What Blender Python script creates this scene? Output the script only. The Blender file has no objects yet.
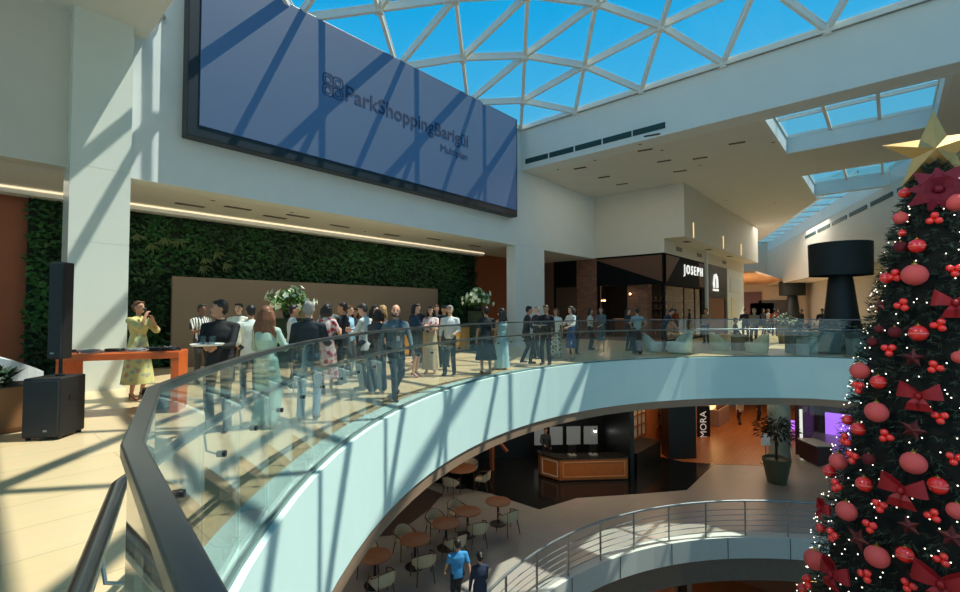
EXPO = 0.16
SKY = 1.0
SUN = 5.5
import bpy, bmesh, math, random
from mathutils import Vector, Matrix
PI = math.pi
sc = bpy.context.scene
COL = sc.collection
# ---------------------------------------------------------------- camera frame
FPX = 462.0
YAW = math.radians(41.6)
PITCH = math.radians(1.8)
EYE = Vector((0.0, 0.0, 1.6))
FH = Vector((math.cos(YAW), math.sin(YAW), 0))
RT = Vector((math.sin(YAW), -math.cos(YAW), 0))
FW = FH * math.cos(PITCH) + Vector((0, 0, 1)) * math.sin(PITCH)
UP = -FH * math.sin(PITCH) + Vector((0, 0, 1)) * math.cos(PITCH)

def ray(px, py):
    return FW + RT * ((px - 480) / FPX) + UP * (-(py - 296) / FPX)
def fl(px, py, z=0.0):                       # where a photo point meets a level
    d = ray(px, py); t = (z - EYE.z) / d.z
    return EYE + d * t
def onx(px, py, x):
    d = ray(px, py); return EYE + d * (x / d.x)
def ony(px, py, y):
    d = ray(px, py); return EYE + d * (y / d.y)
def gp(px, dist, z=0.0):                     # ground point at a column of the photo and a depth
    p = EYE + (FH + RT * ((px - 480) / FPX)) * dist
    p.z = z
    return p

# ---------------------------------------------------------------- materials
def lin(c):
    out = []
    for v in c[:3]:
        v = v / 255.0
        out.append(v / 12.92 if v <= 0.04045 else ((v + 0.055) / 1.055) ** 2.4)
    return (out[0], out[1], out[2], 1.0)
_m = {}
def M(name, rgb, rough=0.6, metal=0.0, var=0.06, scale=8.0, emit=None, estr=0.0, bump=0.0, spec=0.5, coat=0.0):
    if name in _m: return _m[name]
    m = bpy.data.materials.new(name); m.use_nodes = True
    nt = m.node_tree; b = nt.nodes['Principled BSDF']
    c = lin(rgb)
    tc = nt.nodes.new('ShaderNodeTexCoord')
    nz = nt.nodes.new('ShaderNodeTexNoise'); nz.inputs['Scale'].default_value = scale; nz.inputs['Detail'].default_value = 4
    nt.links.new(tc.outputs['Object'], nz.inputs['Vector'])
    rp = nt.nodes.new('ShaderNodeValToRGB')
    rp.color_ramp.elements[0].position = 0.3; rp.color_ramp.elements[1].position = 0.7
    rp.color_ramp.elements[0].color = tuple(v * (1 - var) for v in c[:3]) + (1,)
    rp.color_ramp.elements[1].color = tuple(min(1, v * (1 + var)) for v in c[:3]) + (1,)
    nt.links.new(nz.outputs['Fac'], rp.inputs['Fac'])
    nt.links.new(rp.outputs['Color'], b.inputs['Base Color'])
    b.inputs['Roughness'].default_value = rough
    b.inputs['Metallic'].default_value = metal
    b.inputs['Specular IOR Level'].default_value = spec
    if coat: b.inputs['Coat Weight'].default_value = coat
    if emit:
        b.inputs['Emission Color'].default_value = lin(emit); b.inputs['Emission Strength'].default_value = estr
    if bump:
        bp = nt.nodes.new('ShaderNodeBump'); bp.inputs['Strength'].default_value = bump
        nt.links.new(nz.outputs['Fac'], bp.inputs['Height']); nt.links.new(bp.outputs['Normal'], b.inputs['Normal'])
    _m[name] = m
    return m
def brickmat(name, c1, c2, mortar, w, h, msize, rough=0.5, scale=1.0, vec='Object', rot=(0, 0, 0), offset=0.5, noise=0.12, nscale=3.0, stretch=(1, 1, 1), spec=0.5, upright=False):
    m = bpy.data.materials.new(name); m.use_nodes = True
    nt = m.node_tree; b = nt.nodes['Principled BSDF']
    tc = nt.nodes.new('ShaderNodeTexCoord'); mp = nt.nodes.new('ShaderNodeMapping')
    mp.inputs['Rotation'].default_value = rot
    br = nt.nodes.new('ShaderNodeTexBrick')
    br.inputs['Color1'].default_value = lin(c1); br.inputs['Color2'].default_value = lin(c2); br.inputs['Mortar'].default_value = lin(mortar)
    br.inputs['Scale'].default_value = scale; br.inputs['Brick Width'].default_value = w; br.inputs['Row Height'].default_value = h
    br.inputs['Mortar Size'].default_value = msize; br.offset = offset
    if upright:
        sx = nt.nodes.new('ShaderNodeSeparateXYZ'); ad = nt.nodes.new('ShaderNodeMath'); cx = nt.nodes.new('ShaderNodeCombineXYZ')
        nt.links.new(tc.outputs[vec], sx.inputs[0]); nt.links.new(sx.outputs['X'], ad.inputs[0]); nt.links.new(sx.outputs['Y'], ad.inputs[1])
        nt.links.new(ad.outputs[0], cx.inputs['X']); nt.links.new(sx.outputs['Z'], cx.inputs['Y']); nt.links.new(cx.outputs[0], mp.inputs['Vector'])
    else: nt.links.new(tc.outputs[vec], mp.inputs['Vector'])
    nt.links.new(mp.outputs['Vector'], br.inputs['Vector'])
    m2 = nt.nodes.new('ShaderNodeMapping'); m2.inputs['Scale'].default_value = stretch
    nt.links.new(mp.outputs['Vector'], m2.inputs['Vector'])
    nz = nt.nodes.new('ShaderNodeTexNoise'); nz.inputs['Scale'].default_value = nscale; nz.inputs['Detail'].default_value = 6
    nt.links.new(m2.outputs['Vector'], nz.inputs['Vector'])
    mx = nt.nodes.new('ShaderNodeMix'); mx.data_type = 'RGBA'; mx.blend_type = 'OVERLAY'
    mx.inputs['Factor'].default_value = noise
    nt.links.new(br.outputs['Color'], mx.inputs['A']); nt.links.new(nz.outputs['Color'], mx.inputs['B'])
    nt.links.new(mx.outputs['Result'], b.inputs['Base Color'])
    b.inputs['Roughness'].default_value = rough; b.inputs['Specular IOR Level'].default_value = spec
    _m[name] = m
    return m
def glassmat(name, tint=(0.93, 0.98, 0.96), refl=1.0, rough=0.0, ior=1.5):
    m = bpy.data.materials.new(name); m.use_nodes = True
    nt = m.node_tree
    for n in list(nt.nodes): nt.nodes.remove(n)
    out = nt.nodes.new('ShaderNodeOutputMaterial')
    tr = nt.nodes.new('ShaderNodeBsdfTransparent'); tr.inputs['Color'].default_value = tint + (1,)
    gl = nt.nodes.new('ShaderNodeBsdfGlossy'); gl.inputs['Roughness'].default_value = rough
    fr = nt.nodes.new('ShaderNodeFresnel')
    ge = nt.nodes.new('ShaderNodeNewGeometry'); mr = nt.nodes.new('ShaderNodeMapRange')   # same reflectance from either side of a pane
    mr.inputs['To Min'].default_value = ior; mr.inputs['To Max'].default_value = 1 / ior
    nt.links.new(ge.outputs['Backfacing'], mr.inputs['Value']); nt.links.new(mr.outputs['Result'], fr.inputs['IOR'])
    mu = nt.nodes.new('ShaderNodeMath'); mu.operation = 'MULTIPLY'; mu.inputs[1].default_value = refl; mu.use_clamp = True
    nt.links.new(fr.outputs['Fac'], mu.inputs[0])
    mx = nt.nodes.new('ShaderNodeMixShader')
    nt.links.new(mu.outputs[0], mx.inputs[0]); nt.links.new(tr.outputs[0], mx.inputs[1]); nt.links.new(gl.outputs[0], mx.inputs[2])
    nt.links.new(mx.outputs[0], out.inputs['Surface'])
    _m[name] = m
    return m

# ---------------------------------------------------------------- mesh building
class MB:
    def __init__(s): s.v = []; s.f = []; s.mi = []; s.cur = 0
    def add(s, vs, fs):
        o = len(s.v); s.v += [tuple(p) for p in vs]
        s.f += [tuple(i + o for i in f) for f in fs]; s.mi += [s.cur] * len(fs)
    def box(s, x0, x1, y0, y1, z0, z1, mat=None):
        vs = [Vector((x, y, z)) for z in (z0, z1) for y in (y0, y1) for x in (x0, x1)]
        if mat is not None: vs = [mat @ p for p in vs]
        s.add(vs, [(0, 2, 3, 1), (4, 5, 7, 6), (0, 1, 5, 4), (2, 6, 7, 3), (0, 4, 6, 2), (1, 3, 7, 5)])
        return s
    def cbox(s, c, size, mat=None):
        return s.box(c[0] - size[0] / 2, c[0] + size[0] / 2, c[1] - size[1] / 2, c[1] + size[1] / 2, c[2] - size[2] / 2, c[2] + size[2] / 2, mat)
    def prism(s, poly, z0, z1, mat=None):
        n = len(poly)
        vs = [Vector((p[0], p[1], z0)) for p in poly] + [Vector((p[0], p[1], z1)) for p in poly]
        if mat is not None: vs = [mat @ p for p in vs]
        fs = [tuple(range(n - 1, -1, -1)), tuple(range(n, 2 * n))] + [(i, (i + 1) % n, n + (i + 1) % n, n + i) for i in range(n)]
        s.add(vs, fs); return s
    def beam(s, a, b, w, h, up=Vector((0, 0, 1))):
        a = Vector(a); b = Vector(b); d = (b - a).normalized()
        sd = d.cross(up)
        if sd.length < 1e-4: sd = d.cross(Vector((1, 0, 0)))
        sd.normalize(); u = sd.cross(d)
        vs = [p + sd * (x * w / 2) + u * (y * h / 2) for p in (a, b) for x, y in ((-1, -1), (1, -1), (1, 1), (-1, 1))]
        s.add(vs, [(0, 1, 2, 3)[::-1], (4, 5, 6, 7), (0, 1, 5, 4), (1, 2, 6, 5), (2, 3, 7, 6), (3, 0, 4, 7)])
        return s
    def tube(s, pts, r, n=8, cap=True):
        pts = [Vector(p) for p in pts]; k = len(pts)
        rs = r if isinstance(r, (list, tuple)) else [r] * k
        rings = []; ref = None
        for i, p in enumerate(pts):
            d = (pts[min(i + 1, k - 1)] - pts[max(i - 1, 0)])
            if d.length < 1e-9: d = Vector((0, 0, 1))
            d.normalize()
            if ref is None:
                ref = Vector((0, 0, 1)) if abs(d.z) < 0.9 else Vector((1, 0, 0))
            sd = d.cross(ref)
            if sd.length < 1e-6: sd = d.orthogonal()
            sd.normalize(); u = sd.cross(d); ref = u
            rings.append([p + (sd * math.cos(2 * PI * j / n) + u * math.sin(2 * PI * j / n)) * rs[i] for j in range(n)])
        vs = [q for rg in rings for q in rg]
        fs = [(i * n + j, i * n + (j + 1) % n, (i + 1) * n + (j + 1) % n, (i + 1) * n + j) for i in range(k - 1) for j in range(n)]
        if cap: fs += [tuple(range(n - 1, -1, -1)), tuple((k - 1) * n + j for j in range(n))]
        s.add(vs, fs); return s
    def loft(s, rings, cap=True):
        n = len(rings[0]); k = len(rings)
        vs = [q for rg in rings for q in rg]
        fs = [(i * n + j, i * n + (j + 1) % n, (i + 1) * n + (j + 1) % n, (i + 1) * n + j) for i in range(k - 1) for j in range(n)]
        if cap: fs += [tuple(range(n - 1, -1, -1)), tuple((k - 1) * n + j for j in range(n))]
        s.add(vs, fs); return s
    def lathe(s, prof, c=(0, 0, 0), n=20, mat=None, cap=True):
        rings = []
        for r, z in prof:
            rg = [Vector((c[0] + r * math.cos(2 * PI * j / n), c[1] + r * math.sin(2 * PI * j / n), c[2] + z)) for j in range(n)]
            if mat is not None: rg = [mat @ p for p in rg]
            rings.append(rg)
        return s.loft(rings, cap)
    def ell(s, c, r, n=12, m=8, mat=None):
        c = Vector(c); rr = r if isinstance(r, (tuple, list, Vector)) else (r, r, r)
        vs = []; fs = []
        for i in range(1, m):
            t = PI * i / m
            for j in range(n):
                p = 2 * PI * j / n
                vs.append(Vector((rr[0] * math.sin(t) * math.cos(p), rr[1] * math.sin(t) * math.sin(p), rr[2] * math.cos(t))))
        vs += [Vector((0, 0, rr[2])), Vector((0, 0, -rr[2]))]
        if mat is not None: vs = [mat @ v for v in vs]
        vs = [v + c for v in vs]
        for i in range(m - 2):
            for j in range(n):
                fs.append((i * n + j, (i + 1) * n + j, (i + 1) * n + (j + 1) % n, i * n + (j + 1) % n))
        T = (m - 1) * n
        for j in range(n):
            fs.append((T, j, (j + 1) % n)); fs.append((T + 1, (m - 2) * n + (j + 1) % n, (m - 2) * n + j))
        s.add(vs, fs); return s
    def cap(s, a, b, r0, r1, n=10):
        a = Vector(a); b = Vector(b); d = b - a
        L = d.length
        if L < 1e-6: return s.ell(a, r0)
        d.normalize()
        pts = []; rs = []
        for t in (90, 65, 40, 15):
            q = math.radians(t); pts.append(a - d * r0 * math.sin(q)); rs.append(max(1e-4, r0 * math.cos(q)))
        for t in (15, 40, 65, 90):
            q = math.radians(t); pts.append(b + d * r1 * math.sin(q)); rs.append(max(1e-4, r1 * math.cos(q)))
        ref = d.orthogonal().normalized(); u = d.cross(ref)
        rings = [[p + (ref * math.cos(2 * PI * j / n) + u * math.sin(2 * PI * j / n)) * r for j in range(n)] for p, r in zip(pts, rs)]
        return s.loft(rings)
    def mesh(s, name):
        me = bpy.data.meshes.new(name); me.from_pydata(s.v, [], s.f)
        return me
    def build(s, name, mats, parent=None, loc=None, smooth=False, bevel=0.0, fix=True, bseg=2):
        me = s.mesh(name)
        mats = mats if isinstance(mats, (list, tuple)) else [mats]
        for m in mats: me.materials.append(m)
        if len(mats) > 1:
            me.polygons.foreach_set('material_index', s.mi)
        if fix or bevel:
            bm = bmesh.new(); bm.from_mesh(me)
            if bevel:
                bmesh.ops.remove_doubles(bm, verts=bm.verts, dist=1e-5)
                bmesh.ops.recalc_face_normals(bm, faces=bm.faces)
                es = [e for e in bm.edges if len(e.link_faces) == 2 and e.calc_face_angle(0) > 0.6]
                bmesh.ops.bevel(bm, geom=es, offset=bevel, segments=bseg, profile=0.5, affect='EDGES', clamp_overlap=True)
            bmesh.ops.recalc_face_normals(bm, faces=bm.faces)
            bm.to_mesh(me); bm.free()
        if smooth:
            me.polygons.foreach_set('use_smooth', [True] * len(me.polygons))
            if smooth == 'auto':
                try: me.set_sharp_from_angle(angle=0.7)
                except Exception: pass
        o = bpy.data.objects.new(name, me); COL.objects.link(o)
        if loc is not None: o.location = loc
        if parent is not None: o.parent = parent
        return o

def tag(o, label=None, cat=None, group=None, kind=None):
    if label: o['label'] = label
    if cat: o['category'] = cat
    if group: o['group'] = group
    if kind: o['kind'] = kind
    return o
def empty(name, loc=(0, 0, 0), rz=0.0, label=None, cat=None, group=None, kind=None):
    o = bpy.data.objects.new(name, None); COL.objects.link(o)
    o.location = loc; o.rotation_euler = (0, 0, rz); o.empty_display_size = 0.1
    return tag(o, label, cat, group, kind)
def dup(root, loc, rz=0.0, label=None, group=None, scale=None):
    r = root.copy(); COL.objects.link(r); r.location = loc; r.rotation_euler = (0, 0, rz)
    if scale: r.scale = (scale, scale, scale)
    if label: r['label'] = label
    if group: r['group'] = group
    for ch in list(root.children):
        c = ch.copy(); COL.objects.link(c); c.parent = r
        for g in ch.children:
            d = g.copy(); COL.objects.link(d); d.parent = c
    return r
def struct(name, mb, mats, label=None, cat=None, **k):
    o = mb.build(name, mats, **k); tag(o, label, cat, None, 'structure'); return o
def text_mb(body, width=None, height=None, depth=0.02, mat=Matrix(), center=True, bold=0.0):
    cu = bpy.data.curves.new('t', 'FONT'); cu.body = body; cu.size = 1; cu.extrude = 0.0; cu.offset = bold; cu.resolution_u = 3
    ob = bpy.data.objects.new('t', cu); COL.objects.link(ob)
    dg = bpy.context.evaluated_depsgraph_get(); dg.update()
    me = bpy.data.meshes.new_from_object(ob.evaluated_get(dg))
    bpy.data.objects.remove(ob); bpy.data.curves.remove(cu)
    bm = bmesh.new(); bm.from_mesh(me); bpy.data.meshes.remove(me)
    r = bmesh.ops.extrude_face_region(bm, geom=list(bm.faces))
    for e in r['geom']:
        if isinstance(e, bmesh.types.BMVert): e.co.z += 1.0
    bm.verts.index_update()
    vs = [v.co.copy() for v in bm.verts]; fs = [tuple(v.index for v in f.verts) for f in bm.faces]; bm.free()
    x0 = min(v.x for v in vs); x1 = max(v.x for v in vs); y0 = min(v.y for v in vs); y1 = max(v.y for v in vs)
    sx = sy = 1.0
    if width: sx = width / (x1 - x0); sy = sx
    if height: sy = height / (y1 - y0); sx = sx if width else sy
    out = [mat @ Vector(((v.x - x0) * sx, (v.y - y0) * sy, v.z * depth)) for v in vs]
    mb = MB(); mb.add(out, fs); return mb
def plane_mat(o, xdir, ydir):                # local x,y,z -> origin + axes
    x = Vector(xdir).normalized(); y = Vector(ydir).normalized(); z = x.cross(y)
    m = Matrix((x, y, z)).transposed().to_4x4(); m.translation = Vector(o); return m
def offset_loop(pts, d):                     # open 2D polyline, offset to the left of travel
    out = []; n = len(pts)
    for i, p in enumerate(pts):
        a = Vector(pts[max(i - 1, 0)]); b = Vector(pts[min(i + 1, n - 1)]); q = Vector(p)
        e1 = (q - a).normalized() if i > 0 else (b - q).normalized()
        e2 = (b - q).normalized() if i < n - 1 else e1
        n1 = Vector((-e1.y, e1.x)); n2 = Vector((-e2.y, e2.x)); mm = (n1 + n2).normalized()
        out.append(q + mm * (d / max(0.5, mm.dot(n1))))
    return out
ORD = ['first', 'second', 'third', 'fourth', 'fifth', 'sixth', 'seventh', 'eighth', 'ninth', 'tenth', 'eleventh', 'twelfth', 'thirteenth', 'fourteenth', 'fifteenth', 'sixteenth', 'seventeenth', 'eighteenth', 'nineteenth', 'twentieth', 'twenty-first', 'twenty-second', 'twenty-third', 'twenty-fourth', 'twenty-fifth', 'twenty-sixth', 'twenty-seventh', 'twenty-eighth', 'twenty-ninth', 'thirtieth']
# ================================================================ camera, sky, sun
cam = bpy.data.cameras.new('camera'); co = bpy.data.objects.new('camera', cam); COL.objects.link(co)
cam.sensor_width = 36; cam.lens = FPX / 960 * 36; cam.clip_start = 0.03; cam.clip_end = 400
co.location = EYE; co.rotation_euler = (PI / 2 + PITCH, 0, YAW - PI / 2); sc.camera = co
sc.view_settings.view_transform = 'Standard'; sc.view_settings.look = 'None'
sc.view_settings.gamma = 1; sc.view_settings.exposure = EXPO; sc.view_settings.use_curve_mapping = False
sc.cycles.use_denoising = True
sc.cycles.max_bounces = 10; sc.cycles.diffuse_bounces = 6; sc.cycles.glossy_bounces = 4; sc.cycles.transparent_max_bounces = 40
sc.cycles.sample_clamp_indirect = 8; sc.cycles.caustics_reflective = False; sc.cycles.caustics_refractive = False
w = bpy.data.worlds.new('sky'); sc.world = w; w.use_nodes = True
nt = w.node_tree; bg = nt.nodes['Background']
tc = nt.nodes.new('ShaderNodeTexCoord'); sp = nt.nodes.new('ShaderNodeSeparateXYZ'); rp = nt.nodes.new('ShaderNodeValToRGB')
nt.links.new(tc.outputs['Generated'], sp.inputs[0]); nt.links.new(sp.outputs['Z'], rp.inputs['Fac'])
e = rp.color_ramp.elements
e[0].position = 0.0; e[0].color = (0.42, 0.62, 0.70, 1)
e[1].position = 1.0; e[1].color = (0.004, 0.27, 0.62, 1)
q = e.new(0.25); q.color = (0.12, 0.48, 0.74, 1)
q = e.new(0.55); q.color = (0.008, 0.36, 0.74, 1)
nt.links.new(rp.outputs['Color'], bg.inputs['Color']); bg.inputs['Strength'].default_value = SKY
sl = bpy.data.lights.new('sun', 'SUN'); sl.energy = SUN; sl.angle = 0.009; sl.color = (1.0, 0.95, 0.86)
so = bpy.data.objects.new('sun', sl); COL.objects.link(so); so.location = (14, -12, 30)
SD = Vector((-0.38, 0.31, -1.0)); so.rotation_euler = SD.to_track_quat('-Z', 'Y').to_euler()
def area(name, loc, sx, sy, power, color, rot=(0, 0, 0)):
    l = bpy.data.lights.new(name, 'AREA'); l.shape = 'RECTANGLE'; l.size = sx; l.size_y = sy; l.energy = power; l.color = color
    o = bpy.data.objects.new(name, l); COL.objects.link(o); o.location = loc; o.rotation_euler = rot; return o

# ================================================================ materials of the building
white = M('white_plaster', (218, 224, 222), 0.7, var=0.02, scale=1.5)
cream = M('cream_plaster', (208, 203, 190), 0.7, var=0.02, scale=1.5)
ceilm = M('ceiling_paint', (216, 217, 212), 0.8, var=0.02, scale=1.0)
fascm = M('balcony_plaster', (216, 242, 234), 0.6, var=0.02, scale=1.0)
panelm = M('column_cladding', (218, 222, 210), 0.25, var=0.02, scale=1.0)
tan = M('tan_band', (150, 122, 98), 0.6)
terra = M('terracotta_wall', (150, 84, 50), 0.55, var=0.05, scale=2)
steel = M('brushed_steel', (170, 172, 170), 0.28, 1.0, var=0.03)
darkmetal = M('dark_metal', (52, 54, 58), 0.38, 0.6, var=0.05)
black = M('black_plastic', (16, 17, 18), 0.45, var=0.1)
whitesteel = M('white_painted_steel', (226, 228, 222), 0.4, var=0.02)
floorm = brickmat('travertine_plank', (222, 197, 155), (213, 188, 146), (188, 162, 122), 2.4, 0.6, 0.006, 0.28, noise=0.10, nscale=2.0, stretch=(0.6, 6, 1))
lfloorm = brickmat('grey_stone_tile', (158, 152, 142), (152, 147, 137), (134, 128, 118), 1.2, 1.2, 0.006, 0.3, offset=0.0, noise=0.15, nscale=1.2)
woodfl = brickmat('orange_wood_floor', (176, 112, 62), (164, 102, 54), (120, 70, 36), 1.6, 0.2, 0.006, 0.3, noise=0.2, nscale=2, stretch=(0.5, 6, 1))
darkfl = M('black_polished_tile', (20, 22, 22), 0.15, var=0.15, scale=2)
railglass = glassmat('balustrade_glass', (0.955, 0.985, 0.975), 1.4)
roofglass = glassmat('skylight_glass', (0.90, 0.97, 0.96), 0.6)
shopglass = glassmat('shop_glass', (0.85, 0.9, 0.9), 1.0)
slotm = M('dark_slot', (20, 62, 62), 0.6)

# ================================================================ upper floor with the oval void
CX, CY, RV = 9.9, -3.95, 11.10
VOID = [Vector((0.02, -12.0)), Vector((0.05, -8.0)), Vector((0.12, -4.0)), Vector((0.18, -1.2)), Vector((0.231, 0.35)), Vector((0.338, 1.237))]
NARC = 39
for i in range(NARC + 1):
    t = math.radians(147.2 - (147.2 - 32.8) * i / NARC)
    VOID.append(Vector((CX + RV * math.cos(t), CY + RV * math.sin(t))))
VOID += [Vector((19.48, 1.22)), Vector((19.56, 0.0)), Vector((19.6, -1.3)), Vector((19.6, -2.6)), Vector((19.6, -4.0)), Vector((19.6, -8.0)), Vector((19.6, -12.0))]

def slab_with_hole(loop, rect, z0, z1):
    c = sum((Vector(p) for p in loop), Vector((0, 0))) / len(loop)
    x0, x1, y0, y1 = rect
    inner = [Vector(p) for p in loop]
    # outer loop: loop directions pushed out to the rectangle, plus corners
    out = []
    def hit(d):
        t = 1e9
        if d.x > 1e-9: t = min(t, (x1 - c.x) / d.x)
        if d.x < -1e-9: t = min(t, (x0 - c.x) / d.x)
        if d.y > 1e-9: t = min(t, (y1 - c.y) / d.y)
        if d.y < -1e-9: t = min(t, (y0 - c.y) / d.y)
        return c + d * t
    ang = lambda v: math.atan2(v.y - c.y, v.x - c.x)
    items = [(ang(p), p) for p in inner]
    for cx in (x0, x1):
        for cy in (y0, y1):
            a = ang(Vector((cx, cy)))
            # interpolate the inner loop at this angle
            best = None; n = len(inner)
            for i in range(n):
                p, q = inner[i], inner[(i + 1) % n]
                a0, a1 = ang(p), ang(q)
                d1 = (a - a0 + PI) % (2 * PI) - PI; d2 = (a1 - a0 + PI) % (2 * PI) - PI
                if d2 != 0 and 0 <= d1 / d2 <= 1 and abs(d2) < 2: best = p + (q - p) * (d1 / d2); break
            if best is not None: items.append((a, best))
    items.sort(key=lambda t: t[0])
    inn = [p for _, p in items]; out = []
    for a, p in items:
        out.append(hit(Vector((math.cos(a), math.sin(a)))))
    n = len(inn); mb = MB()
    vs = [(p.x, p.y, z) for z in (z0, z1) for p in inn] + [(p.x, p.y, z) for z in (z0, z1) for p in out]
    I = lambda k, top: (n if top else 0) + k % n
    O = lambda k, top: 2 * n + (n if top else 0) + k % n
    fs = []
    for k in range(n):
        fs += [(I(k, 1), O(k, 1), O(k + 1, 1), I(k + 1, 1)), (I(k, 0), I(k + 1, 0), O(k + 1, 0), O(k, 0)),
               (I(k, 0), I(k, 1), I(k + 1, 1), I(k + 1, 0)), (O(k, 0), O(k + 1, 0), O(k + 1, 1), O(k, 1))]
    mb.add(vs, fs); return mb
RECT = (-8, 62, -14, 24)
struct('floor', slab_with_hole(offset_loop(VOID, 0.12), RECT, -0.5, 0.0), floorm, 'pale travertine floor of the upper gallery', 'floor')

def band(loop, off0, off1, z0, z1):          # closed ribbon between two offsets
    a = offset_loop(loop, off0); b = offset_loop(loop, off1); n = len(a); mb = MB()
    vs = [(p.x, p.y, z) for L in (a, b) for z in (z0, z1) for p in L]
    fs = []
    for k in range(n - 1):
        A0, A1, B0, B1 = k, n + k, 2 * n + k, 3 * n + k
        fs += [(A0, A1, A1 + 1, A0 + 1), (B0, B0 + 1, B1 + 1, B1), (A1, B1, B1 + 1, A1 + 1), (A0, A0 + 1, B0 + 1, B0)]
    fs += [(0, 2 * n, 3 * n, n), (n - 1, 2 * n - 1, 4 * n - 1, 3 * n - 1)]
    mb.add(vs, fs); return mb
struct('trim_1', band(VOID, 0.0, 0.4, -1.38, 0.012), fascm, 'white curved edge band of the upper gallery', 'balcony edge')
struct('trim_2', band(VOID, 0.03, 0.4, -1.62, -1.38), tan, 'tan band under the white gallery edge', 'balcony edge')
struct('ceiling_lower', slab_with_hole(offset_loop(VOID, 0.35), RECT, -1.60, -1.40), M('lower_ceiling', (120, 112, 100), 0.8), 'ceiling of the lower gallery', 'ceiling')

# ---------------------------------------------------------------- glass balustrade (one thing)
bal = empty('glass_balustrade', (0, 0, 0), 0, 'curved frameless glass balustrade with dark top rail round the upper void', 'balustrade')
GL = offset_loop(VOID, 0.08)
sidx = range(2, len(GL) - 3)
for i in sidx:
    a, b = GL[i], GL[i + 1]; d = (b - a).normalized(); nn = Vector((-d.y, d.x))
    L = (b - a).length; k = max(1, round(L / 1.3)) if L > 1.6 else 1
    for j in range(k):
        p = a + d * (L * j / k + 0.005); q = a + d * (L * (j + 1) / k - 0.005)
        mb = MB(); vs = []
        for z in (0.03, 1.29):
            for r, o in ((p, -0.008), (q, -0.008), (q, 0.008), (p, 0.008)):
                s = r + nn * o; vs.append((s.x, s.y, z))
        mb.add(vs, [(3, 2, 1, 0), (4, 5, 6, 7), (0, 1, 5, 4), (1, 2, 6, 5), (2, 3, 7, 6), (3, 0, 4, 7)])
        g = mb.build('glass_panel', railglass, bal)
        # bracket that carries the handrail
        m = (p + q) / 2
        bk = MB(); bk.tube([(m.x - nn.x * .016, m.y - nn.y * .016, .80), (m.x + nn.x * .03, m.y + nn.y * .03, .80)], .018, 10)
        am = MB(); am.tube([(m.x + nn.x * .03, m.y + nn.y * .03, .80), (m.x + nn.x * .085, m.y + nn.y * .085, .82), (m.x + nn.x * .10, m.y + nn.y * .10, .93)], .006, 6)
        bo = bk.build('rail_bracket', black, bal, smooth='auto'); am.build('bracket_arm', steel, bo, smooth='auto')
loop2 = GL[2:len(GL) - 2]
mb = band(loop2, -0.021, 0.021, 1.278, 1.312)
tr = mb.build('top_rail', M('top_rail_metal', (124, 128, 128), 0.28, 0.85, var=0.04), bal, bevel=0.004)
hr = [Vector((p.x, p.y, 0.95)) for p in offset_loop(loop2, 0.10)]
MB().tube(hr, 0.027, 12).build('handrail', M('handrail_metal', (128, 132, 134), 0.24, 0.9, var=0.04), bal, smooth='auto')
band(loop2, -0.025, 0.025, 0.0, 0.045).build('base_channel', M('channel_grey', (110, 132, 128), .4, .3), bal)

# ================================================================ walls, ceilings of the upper level
YW = 12.2                                   # wall plane that carries the screen
struct('wall_left', MB().box(2.3, 16.5, YW, YW + .5, 4.46, 9.72), white, 'white upper wall that carries the big screen', 'wall')
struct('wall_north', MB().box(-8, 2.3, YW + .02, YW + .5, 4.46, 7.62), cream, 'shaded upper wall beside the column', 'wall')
struct('ceiling_west', MB().box(-8, 2.6, -13.5, YW + .5, 7.6, 10.2), ceilm, 'low ceiling at the edge of the skylight', 'ceiling')
struct('ceiling', MB().box(-8, 2.6, YW + .5, 16.4, 4.46, 4.9).box(2.6, 16.5, YW + .5, 16.4, 4.46, 4.9).box(16.5, 23.28, YW + .3, 16.4, 4.46, 4.9), ceilm, 'cream ceiling over the event area', 'ceiling')
struct('trim_3', MB().box(-8, 17.2, 15.0, 15.4, 4.30, 4.46), ceilm, 'ceiling drop along the plant wall', 'trim')
struct('trim_4', MB().box(-8, 17.2, 14.96, 14.995, 4.41, 4.44), M('cove_light', (255, 236, 205), 0.5, emit=(255, 232, 196), estr=0.9), 'thin lit cove line along the ceiling', 'cove light')
struct('wall_back', MB().box(-8, 24, 15.6, 15.9, 0, 4.6), terra, 'terracotta wall behind the plant wall', 'wall')
for k, (x0, x1, lab) in enumerate(((1.36, 2.32, 'white square column beside the tall speaker'), (16.02, 18.25, 'white column under the corner of the screen wall'))):
    mb = MB(); top = 7.62 if k == 0 else 4.5
    z = 0
    for z1 in (2.95, 4.46, top):
        if z1 > z: mb.box(x0, x1, YW - .35 if k == 0 else YW - .05, YW + .45, z + (.006 if z else 0), z1); z = z1
    mb.box(x0 + .01, x1 - .01, YW - .34 if k == 0 else YW - .04, YW + .44, 0, top)
    struct('column_%d' % (k + 1), mb, panelm if k == 0 else white, lab, 'column')
# end wall beam over the far gallery
XB = 16.5
struct('wall_right', MB().box(XB, XB + .85, -13.5, YW, 7.84, 9.72), white, 'white beam wall under the glass roof', 'wall')
struct('wall_east', MB().box(-8, XB + .85, -14, -13.5, 6, 10.2), white)
# wall A / B / C : white box over the restaurant
XF, YF = 23.3, 8.4
struct('wall_far', MB().box(XB, XF, YW, YW + .3, 4.46, 9.7), white, 'white upper wall beside the restaurant', 'wall')
struct('wall_shop', MB().box(XF, XF + .3, 7.4, YW + .3, 5.2, 7.9).box(XF, XF + .3, 8.38, YW + .3, 4.5, 5.2), cream, 'white upper wall over the restaurant front', 'wall')
struct('wall_corridor', MB().box(XF + .3, 40, 7.4, 7.7, 5.2, 7.9).box(XF + .3, 40, 7.7, 8.38, 5.2, 5.3).box(XF + .3, 40, 8.38, 8.6, 4.5, 5.3), cream, 'white overhanging wall along the corridor', 'wall')
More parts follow.
